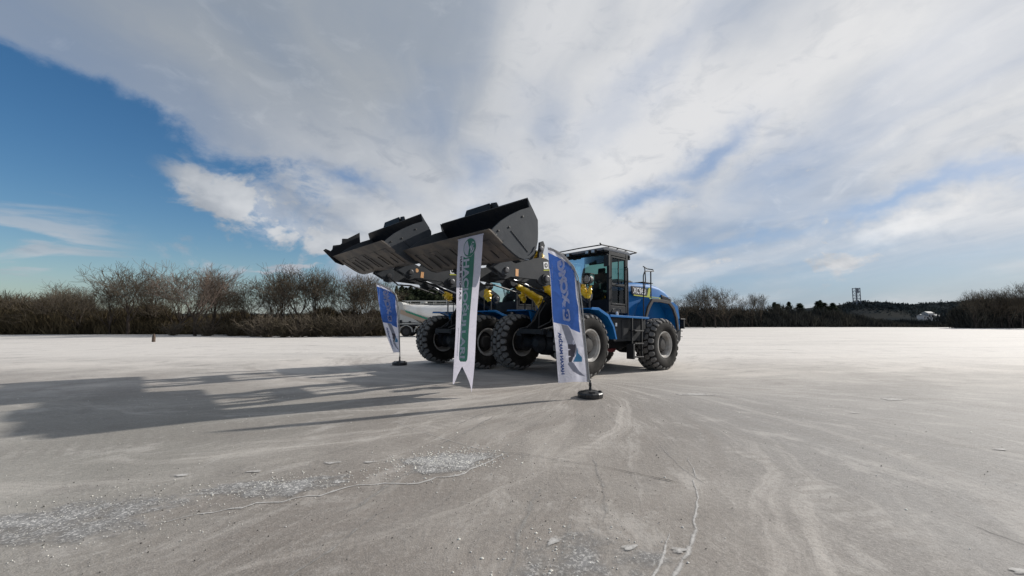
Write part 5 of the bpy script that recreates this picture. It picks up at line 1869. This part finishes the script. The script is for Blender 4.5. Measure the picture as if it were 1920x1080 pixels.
def place_tree(px_, Y, top, kind, label, group, widen=1.0, crown=None, rz=None, name='bare_tree'):
    x = (px_ - 960) / F_ * Y
    z = TZ(x, Y)
    H = 1.36 + (602 - top) * Y / F_ - z
    root = empty(name, (x, Y, z), (0, 0, rz if rz is not None else random.uniform(0, 6.28)))
    s = H / 8.0
    root.scale = (s * widen, s * widen, s)
    for nm, me in (('trunk', tree_meshes[kind][0]), ('crown', crown or tree_meshes[kind][1])):
        o = bpy.data.objects.new(nm, me)
        COL.objects.link(o)
        o.parent = root
    tag(root, label, 'tree', group)
    return root


GL = 'bare trees along the left edge of the lot'
for a_ in [
    (60, 52, 556, 1, 'low bare tree near the left end of the scrub', 1.3),
    (118, 50, 549, 3, 'small spreading bare tree rising just above the scrub, left of the tall one', 1.2),
    (165, 48, 541, 2, 'thin leaning bare tree second to the left of the tallest left tree', 1.0),
    (203, 47, 528, 1, 'slim bare tree directly left of the tallest tree at far left', 1.0),
    (243, 46, 504, 0, 'tallest wide bare tree of the left clump, with dark forked limbs', 1.05),
    (287, 49, 527, 5, 'lower bare tree between the two broad crowns above the wooden post', 1.0),
    (322, 46, 516, 2, 'fan shaped bare tree just right of the wooden post', 1.05),
    (345, 50, 520, 3, 'bare multi stemmed tree behind the pinkish tree', 1.0),
    (370, 42, 503, 4, 'bare tree with pinkish pale twigs and a straight dark trunk at the lot edge', 1.0),
    (405, 45, 518, 1, 'bare tree leaning beside the pinkish tree on its right', 0.95),
    (432, 48, 545, 5, 'small bare tree in the dip between the two left clumps', 1.0),
    (466, 47, 533, 3, 'crooked bare tree at the left end of the middle clump', 1.0),
    (500, 46, 518, 2, 'broad bare tree left of centre in the middle clump', 1.05),
    (530, 48, 521, 1, 'upright bare tree in the middle clump, beside the broad crown', 1.0),
    (562, 45, 506, 0, 'tallest dense bare tree of the middle clump', 1.1),
    (594, 47, 510, 5, 'bare tree with dark top just right of the tallest middle tree', 0.9),
    (648, 47, 521, 3, 'crooked bare tree with long slanting limb right of the brown bushy tree', 1.0),
    (672, 46, 517, 2, 'dark dense bare tree left of the smaller flag', 1.0),
    (694, 47, 523, 5, 'bare tree directly behind the top of the smaller flag', 0.9),
    (712, 49, 530, 1, 'bare tree between the smaller flag and the conifers', 0.8),
    (-40, 50, 552, 2, 'bare tree just outside the left edge of the lot view', 1.1),
]:
    place_tree(a_[0], a_[1], a_[2] - 3, a_[3], a_[4], GL, a_[5] * 1.2, crown=pale if 'pinkish pale' in a_[4] else None)
place_tree(618, 46.5, 512, 0, 'pale brown bushy tree with dense fine twigs in the middle clump', GL, 0.72, crown=brown)
GR = 'bare trees on the far right side'
for a_ in [
    (1292, 94, 561, 2, 'low bare tree behind the tail of the nearer loader', 1.2),
    (1318, 92, 547, 5, 'left of the three joined bare crowns right of the loader', 1.1),
    (1340, 90, 537, 0, 'widest bare tree right of the loader, with dark domed crown', 1.25),
    (1366, 92, 551, 3, 'right of the three joined bare crowns right of the loader', 1.2),
    (1408, 97, 553, 4, 'narrow bare tree standing above the dark wood, left of its twin', 0.7),
    (1426, 97, 554, 4, 'narrow bare tree standing above the dark wood, right of its twin', 0.6),
    (1830, 82, 548, 1, 'bare tree at the left end of the tall wood at far right', 1.0),
    (1850, 84, 550, 3, 'second bare tree from the left in the tall wood at far right', 1.0),
    (1872, 83, 545, 5, 'bare tree in the middle of the tall wood at far right', 1.0),
    (1893, 82, 546, 1, 'fourth bare tree of the tall wood at far right', 1.0),
    (1913, 80, 533, 2, 'tallest bare tree at the right edge of the picture', 0.9),
    (1940, 80, 531, 0, 'bare tree beyond the right edge of the picture', 1.0),
]:
    place_tree(a_[0], a_[1], a_[2], a_[3], a_[4], GR, a_[5])


# scrub belts: dense twigs, one mass
def thicket(name, x0, x1, y0, y1, hfun, n, mat, wid=(0.02, 0.05), seed=1, lean=0.35):
    r_ = np.random.default_rng(seed)
    x = r_.uniform(x0, x1, n)
    y = y0 + (y1 - y0) * r_.uniform(0, 1, n) ** 1.2
    clump = r_.normal(0, 1, (n, 2)) * 0.12
    H = hfun(x) * (0.80 + 0.14 * np.sin(x * 1.7 + y * 0.7 + 1.3 * np.sin(x * 0.6)) + 0.16 * np.sin(x * 0.55 + y * 0.4)) * (0.72 + 0.28 * r_.uniform(0, 1, n) ** 0.5) * np.interp((y - y0) / (y1 - y0), [0, 0.15, 0.5, 1], [0.55, 0.85, 1.0, 1.05])
    t0 = r_.uniform(0.0, 1.0, n) ** 1.1 * 0.80
    L = (1 - t0) * H * r_.uniform(0.35, 1.0, n)
    L = np.maximum(L, 0.25)
    b0 = np.column_stack([x + clump[:, 0], y + clump[:, 1], terrain(x, y) - 0.1 + t0 * H])
    d = np.column_stack([r_.normal(0, lean, n), r_.normal(0, lean, n), np.ones(n)])
    d /= np.linalg.norm(d, axis=1)[:, None]
    e = b0 + d * L[:, None]
    th = r_.uniform(0, PI, n)
    side = np.column_stack([np.cos(th), np.sin(th) * 0.6, np.zeros(n)]) * (r_.uniform(wid[0], wid[1], n) * (1.3 - t0))[:, None]
    V = np.stack([b0 - side, b0 + side, e + side * 0.25, e - side * 0.25], 1).reshape(-1, 3)
    Fq = np.arange(4 * n).reshape(-1, 4)
    return np_mesh(name, V, Fq, mat, kind='stuff')


hl = lambda x: np.interp(x, [-75, -60, -52, -44, -38, -33, -26, -20, -14, -8, 10], [6.2, 6.0, 5.0, 3.7, 3.4, 3.4, 3.7, 4.3, 4.5, 4.3, 3.8])
thicket('scrub_thicket', -75, -13.8, 47, 60, hl, 120000, MT['scrub'], (0.02, 0.075), 2, 0.5)
thicket('scrub_thicket', -30, -13.2, 43, 47, lambda x: 1.6 + 0.7 * np.sin(x * 0.9) ** 2, 12000, MT['scrub'], (0.02, 0.05), 3, 0.6)
thicket('scrub_thicket', -14, 14, 66, 74, lambda x: 0 * x + 3.2, 14000, MT['scrub'], (0.05, 0.10), 5)
hr = lambda x: (1 + 0.10 * np.sin(x * 0.9) + 0.08 * np.sin(x * 2.3 + 1)) * np.interp(x, [30, 60, 76, 84, 90, 95, 120], [6.2, 5.9, 5.5, 4.6, 2.8, 2.0, 2.0])
thicket('dark_thicket', 30, 112, 97, 112, hr, 62000, MT['scrub_dark'], (0.07, 0.17), 6, 0.3)
thicket('dark_thicket', 93, 118, 83, 88, lambda x: np.interp(x, [93, 95, 105, 118], [5.4, 6.6, 7.4, 8]), 30000, MT['scrub_dark'], (0.06, 0.15), 7, 0.22)
thicket('dark_thicket', 12, 32, 97, 108, lambda x: 0 * x + 5.2, 9000, MT['scrub_dark'], (0.07, 0.16), 8)


thicket('dark_thicket', 112, 250, 90, 112, lambda x: 5.5 + 1.5 * np.sin(x * 0.21), 30000, MT['scrub_dark'], (0.12, 0.28), 12)
thicket('scrub_thicket', -170, -75, 44, 66, lambda x: 5.6 + 1.0 * np.sin(x * 0.3), 30000, MT['scrub'], (0.08, 0.2), 13, 0.4)


# individual shrubs on the edge of the left scrub
def shrub_data(seed):
    r_ = random.Random(seed)
    segs = []
    for k in range(46):
        a_ = r_.uniform(0, 6.28)
        el_ = r_.uniform(0.5, 1.4)
        d = Vector((math.cos(a_) * math.cos(el_), math.sin(a_) * math.cos(el_), math.sin(el_)))
        p = Vector((r_.uniform(-.15, .15), r_.uniform(-.15, .15), -0.05))
        for j in range(3):
            q = p + d * r_.uniform(0.25, 0.42)
            segs.append((*p, *q, 0.016 - j * 0.003, 0.012 - j * 0.003))
            for t in range(3):
                d2 = (d + Vector((r_.gauss(0, .6), r_.gauss(0, .6), r_.gauss(0, .4)))).normalized()
                q2 = q + d2 * r_.uniform(0.1, 0.35)
                segs.append((*q, *q2, 0.010, 0.006))
            d = (d + Vector((r_.gauss(0, .2), r_.gauss(0, .2), 0.1))).normalized()
            p = q
    return prisms(np.array(segs), 3)


shm = []
for k in range(3):
    v_, f_ = shrub_data(k)
    o = np_mesh('shrub', v_, f_, MT['twig'] if k < 2 else MT['twig_brown'])
    shm.append(o.data)
    bpy.data.objects.remove(o)
for i, (px_, Y, h) in enumerate([(330, 43, 1.3), (390, 42, 1.5), (440, 42.5, 1.4), (480, 41, 1.8), (503, 40, 2.0), (535, 39.5, 1.6), (560, 40, 2.0), (590, 41, 2.2), (618, 41, 2.0), (650, 42, 2.1), (675, 42, 1.9), (700, 43, 1.7), (722, 44, 2.0)]):
    x = (px_ - 960) / F_ * Y
    o = bpy.data.objects.new('shrub', shm[i % 3])
    COL.objects.link(o)
    o.location = (x, Y, TZ(x, Y))
    o.rotation_euler = (0, 0, i * 1.3)
    o.scale = (h * 1.15, h * 1.15, h)
    tag(o, ('leafless grey shrub at the foot of the left trees', 'taller leafless grey shrub at the foot of the left trees', 'leafless brown shrub at the foot of the left trees')[2 if i % 3 == 2 else (1 if h > 1.65 else 0)], 'shrub', 'shrubs at the foot of the left trees')


# conifers
def conifer_data(seed, H=9.0):
    r_ = np.random.default_rng(seed)
    n = 2600
    t = r_.uniform(0.06, 1.0, n) ** 0.85
    z = t * H
    rad = (1 - t) ** 0.8 * 0.20 * H * (0.75 + 0.25 * np.sin(z * 5.5)) + 0.05
    a_ = r_.uniform(0, 2 * PI, n)
    rr_ = rad * r_.uniform(0.25, 1.0, n) ** 0.5
    c_ = np.column_stack([rr_ * np.cos(a_), rr_ * np.sin(a_), z - rr_ * 0.25])
    out = np.column_stack([np.cos(a_), np.sin(a_), r_.normal(-0.25, 0.3, n)]) * r_.uniform(0.15, 0.42, n)[:, None]
    sd_ = np.column_stack([-np.sin(a_), np.cos(a_), r_.normal(0, 0.4, n)]) * r_.uniform(0.06, 0.15, n)[:, None]
    V = np.stack([c_ - out * 0.4 - sd_, c_ - out * 0.4 + sd_, c_ + out], 1).reshape(-1, 3)
    return V, np.arange(3 * n).reshape(-1, 3)


cm = []
for k in range(3):
    v_, f_ = conifer_data(k + 1)
    o = np_mesh('crown', v_, f_, MT['needle'])
    cm.append(o.data)
    bpy.data.objects.remove(o)
mt_ = MB()
mt_.tube([(0, 0, -0.2), (0, 0, 4), (0, 0, 8.7)], [0.16, 0.10, 0.02], 6)
ot = mt_.build('trunk', MT['bark'])
ctrunk = ot.data
bpy.data.objects.remove(ot)


def conifer(px_, Y, top, label, group, k, fat=1.0):
    x = (px_ - 960) / F_ * Y
    z = TZ(x, Y)
    H = 1.36 + (602 - top) * Y / F_ - z
    root = empty('conifer', (x, Y, z), (0, 0, k * 1.1))
    s = H / 9.0
    root.scale = (s * fat, s * fat, s)
    for nm, me in (('trunk', ctrunk), ('crown', cm[k % 3])):
        o = bpy.data.objects.new(nm, me)
        COL.objects.link(o)
        o.parent = root
    tag(root, label, 'conifer', group)


conifer(743, 62, 538, 'tall dark conifer beside the top of the smaller flag', 'conifers behind the tanker', 0, 0.9)
k = 1
for (Y, step_, t0) in ((66, 8, 555), (71, 7, 548), (78, 7, 542)):
    for px_ in np.arange(748, 905, step_):
        conifer(px_ + random.uniform(-3, 3), Y + random.uniform(-1.5, 1.5), t0 + random.uniform(-4, 6), {66: 'low dark conifer in the front row behind the tanker', 71: 'middle row dark conifer behind the tanker', 78: 'taller conifer in the back row behind the tanker'}[Y], 'conifers behind the tanker', k, 1.75)
        k += 1
for px_, tp_, ft in ((1452, 569, 1.8), (1458, 572, 2.6), (1479, 568, 1.7), (1499, 571, 2.8), (1533, 567, 2.2), (1538, 565, 1.6), (1545, 570, 3.0), (1561, 570, 2.4)):
    conifer(px_, 108, tp_, 'small dark conifer standing above the dark wood at right', 'conifers above the right wood', k, ft)
    k += 1

# ------------------------------------------------------------------ far hills, tower, houses
MT['hill'] = material('hill_ground', (0.030, 0.036, 0.040), 0.95, 0, (0.045, 0.046, 0.044), 0.02, spec=0.03, coord='World')  # slate blue tint carries the haze, no air volume is built
MT['hillright'] = MT['hill']


def hill(name, Y, depth, prof_px, seed, dens):
    r_ = np.random.default_rng(seed)
    xs_ = np.linspace((prof_px[0][0] - 960) / F_ * Y, (prof_px[-1][0] - 960) / F_ * Y, 60)
    zt = 1.36 + (602 - np.interp(xs_ / Y * F_ + 960, [p[0] for p in prof_px], [p[1] for p in prof_px])) * Y / F_
    rows = [(-depth, -0.05), (-depth * 0.6, 0.30), (-depth * 0.3, 0.68), (0, 1.0), (depth * 0.7, 0.9), (depth * 1.6, 0.0)]
    V = []
    for (dy_, s) in rows:
        V.append(np.column_stack([xs_ * (1 + dy_ / Y * 0.3), np.full(60, Y + dy_), -1.0 + (zt - 1.5 + 1.0) * s]))
    V = np.concatenate(V)
    i = (np.arange(len(rows) - 1)[:, None] * 60 + np.arange(59)[None]).ravel()
    o = np_mesh(name, V, np.stack([i, i + 1, i + 61, i + 60], -1), MT['hill'], kind='structure')
    # wood on the slope
    n = dens
    x = r_.uniform(xs_[0], xs_[-1], n)
    s = r_.uniform(0.0, 1.0, n)
    yy = Y - depth + depth * s
    zz = -1.0 + (np.interp(x, xs_, zt) - 1.5 + 1.0) * np.interp(s, [0, 0.4, 0.7, 1.0], [-0.05, 0.30, 0.68, 1.0])
    q = 5
    c_ = np.column_stack([x, yy, zz])
    V = []
    Fq = []
    sz = r_.uniform(0.6, 1.4, n)
    for k_ in range(q):
        oc = r_.normal(0, 0.8, (n, 3)) * sz[:, None] * np.array([1, 0.7, 0.6])
        a1 = r_.normal(0, 1, (n, 3)) * sz[:, None] * 0.75
        a2 = r_.normal(0, 1, (n, 3)) * sz[:, None] * 0.75
        b0 = c_ + oc + np.array([0, 0, 0.6])
        V.append(np.stack([b0, b0 + a1, b0 + a2], 1).reshape(-1, 3))
    V = np.concatenate(V)
    np_mesh('hillside_wood', V, np.arange(len(V)).reshape(-1, 3), MT['hillwood'], kind='stuff')
    return o


hill('hill', 330, 120, [(1540, 590), (1570, 576), (1590, 570), (1607, 567), (1625, 571), (1640, 569), (1655, 571), (1672, 580), (1700, 588)], 3, 15000)
hill('hill', 480, 150, [(1640, 590), (1670, 577), (1690, 577), (1712, 570), (1740, 569), (1780, 567), (1815, 564), (1860, 562), (2000, 560), (2400, 566), (2900, 572)], 4, 26000)
hill('hill', 560, 150, [(-700, 585), (-200, 584), (300, 588), (700, 590), (900, 592), (1100, 592), (1300, 592)], 9, 9000)

# lattice tower on the nearer hill
TY = 318.0
tx = (1607 - 960) / F_ * TY
tz = 1.36 + (602 - 569) * TY / F_ - 1.5
tw = empty('lattice_tower', (tx, TY, tz))
MT['tower'] = material('tower_steel', (0.14, 0.16, 0.19), 0.6)
m = MB()
w_, Ht = 1.6, 12.6
for sx_ in (-1, 1):
    for sy_ in (-1, 1):
        m.box(sx_ * w_ - 0.2, sx_ * w_ + 0.2, sy_ * w_ - 0.2, sy_ * w_ + 0.2, -1, Ht)
m.build('tower_leg', MT['tower'], tw)
m = MB()
for z in np.linspace(1.6, Ht - 0.3, 5):
    for s in (-1, 1):
        m.box(-w_, w_, s * w_ - 0.11, s * w_ + 0.11, z - 0.16, z + 0.16)
        m.box(s * w_ - 0.11, s * w_ + 0.11, -w_, w_, z - 0.16, z + 0.16)
for i in range(4):
    z0_ = 1.6 + i * (Ht - 1.9) / 4
    z1_ = z0_ + (Ht - 1.9) / 4
    for s in (-1, 1):
        m.tube([(-w_, s * w_, z0_), (w_, s * w_, z1_)], 0.11, 4)
        m.tube([(w_, s * w_, z0_), (-w_, s * w_, z1_)], 0.11, 4)
m.build('cross_brace', MT['tower'], tw)
m = MB()
m.box(-2.3, -0.4, -2.9, -2.5, 8.6, 12.2)
m.build('antenna_panel', MT['tower'], tw)
tag(tw, 'dark lattice tower standing on the wooded rise at right', 'tower')

MT['wallwhite'] = material('white_render', (0.26, 0.27, 0.29), 0.8)
MT['roofgrey'] = material('pale_roof', (0.16, 0.17, 0.18), 0.7)
hs = [(1728, 600, 3.0, 2.0, 'leftmost small white house on the right hillside'), (1738, 599, 3.2, 3.1, 'second white house on the right hillside, the tallest of them'),
      (1747, 600, 3.0, 2.1, 'third white house on the right hillside'), (1754, 600, 2.2, 1.6, 'smallest white house, right of the other hillside houses'), (1790, 600.5, 7.0, 0.9, 'long low pale shed on the right hillside, apart from the houses')]
for (hx_, hb, wd, ht, lab) in hs:
    Y = 212.0
    x = (hx_ - 960) / F_ * Y
    z = 1.36 + (602 - hb) * Y / F_
    r0 = empty('hillside_house', (x, Y, z - 0.5), (0, 0, R(random.uniform(-25, 25))))
    m = MB()
    m.box(-wd / 2, wd / 2, -1.6, 1.6, -3, ht)
    m.build('wall', MT['wallwhite'], r0)
    m = MB()
    m.add([(-wd / 2 - .2, -1.8, ht), (wd / 2 + .2, -1.8, ht), (wd / 2 + .2, 1.8, ht), (-wd / 2 - .2, 1.8, ht), (-wd / 2 - .2, 0, ht + .9), (wd / 2 + .2, 0, ht + .9)], [(0, 1, 5, 4), (2, 3, 4, 5), (0, 4, 3), (1, 2, 5), (0, 3, 2, 1)])
    m.build('roof', MT['roofgrey'], r0)
    for q in (-1, 1):
        m = MB()
        m.box(q * wd / 4 - 0.35, q * wd / 4 + 0.35, -1.65, -1.602, ht * 0.35, ht * 0.75)
        m.build('window', MT['black'], r0)
    tag(r0, lab, 'house', 'white buildings on the right hillside')
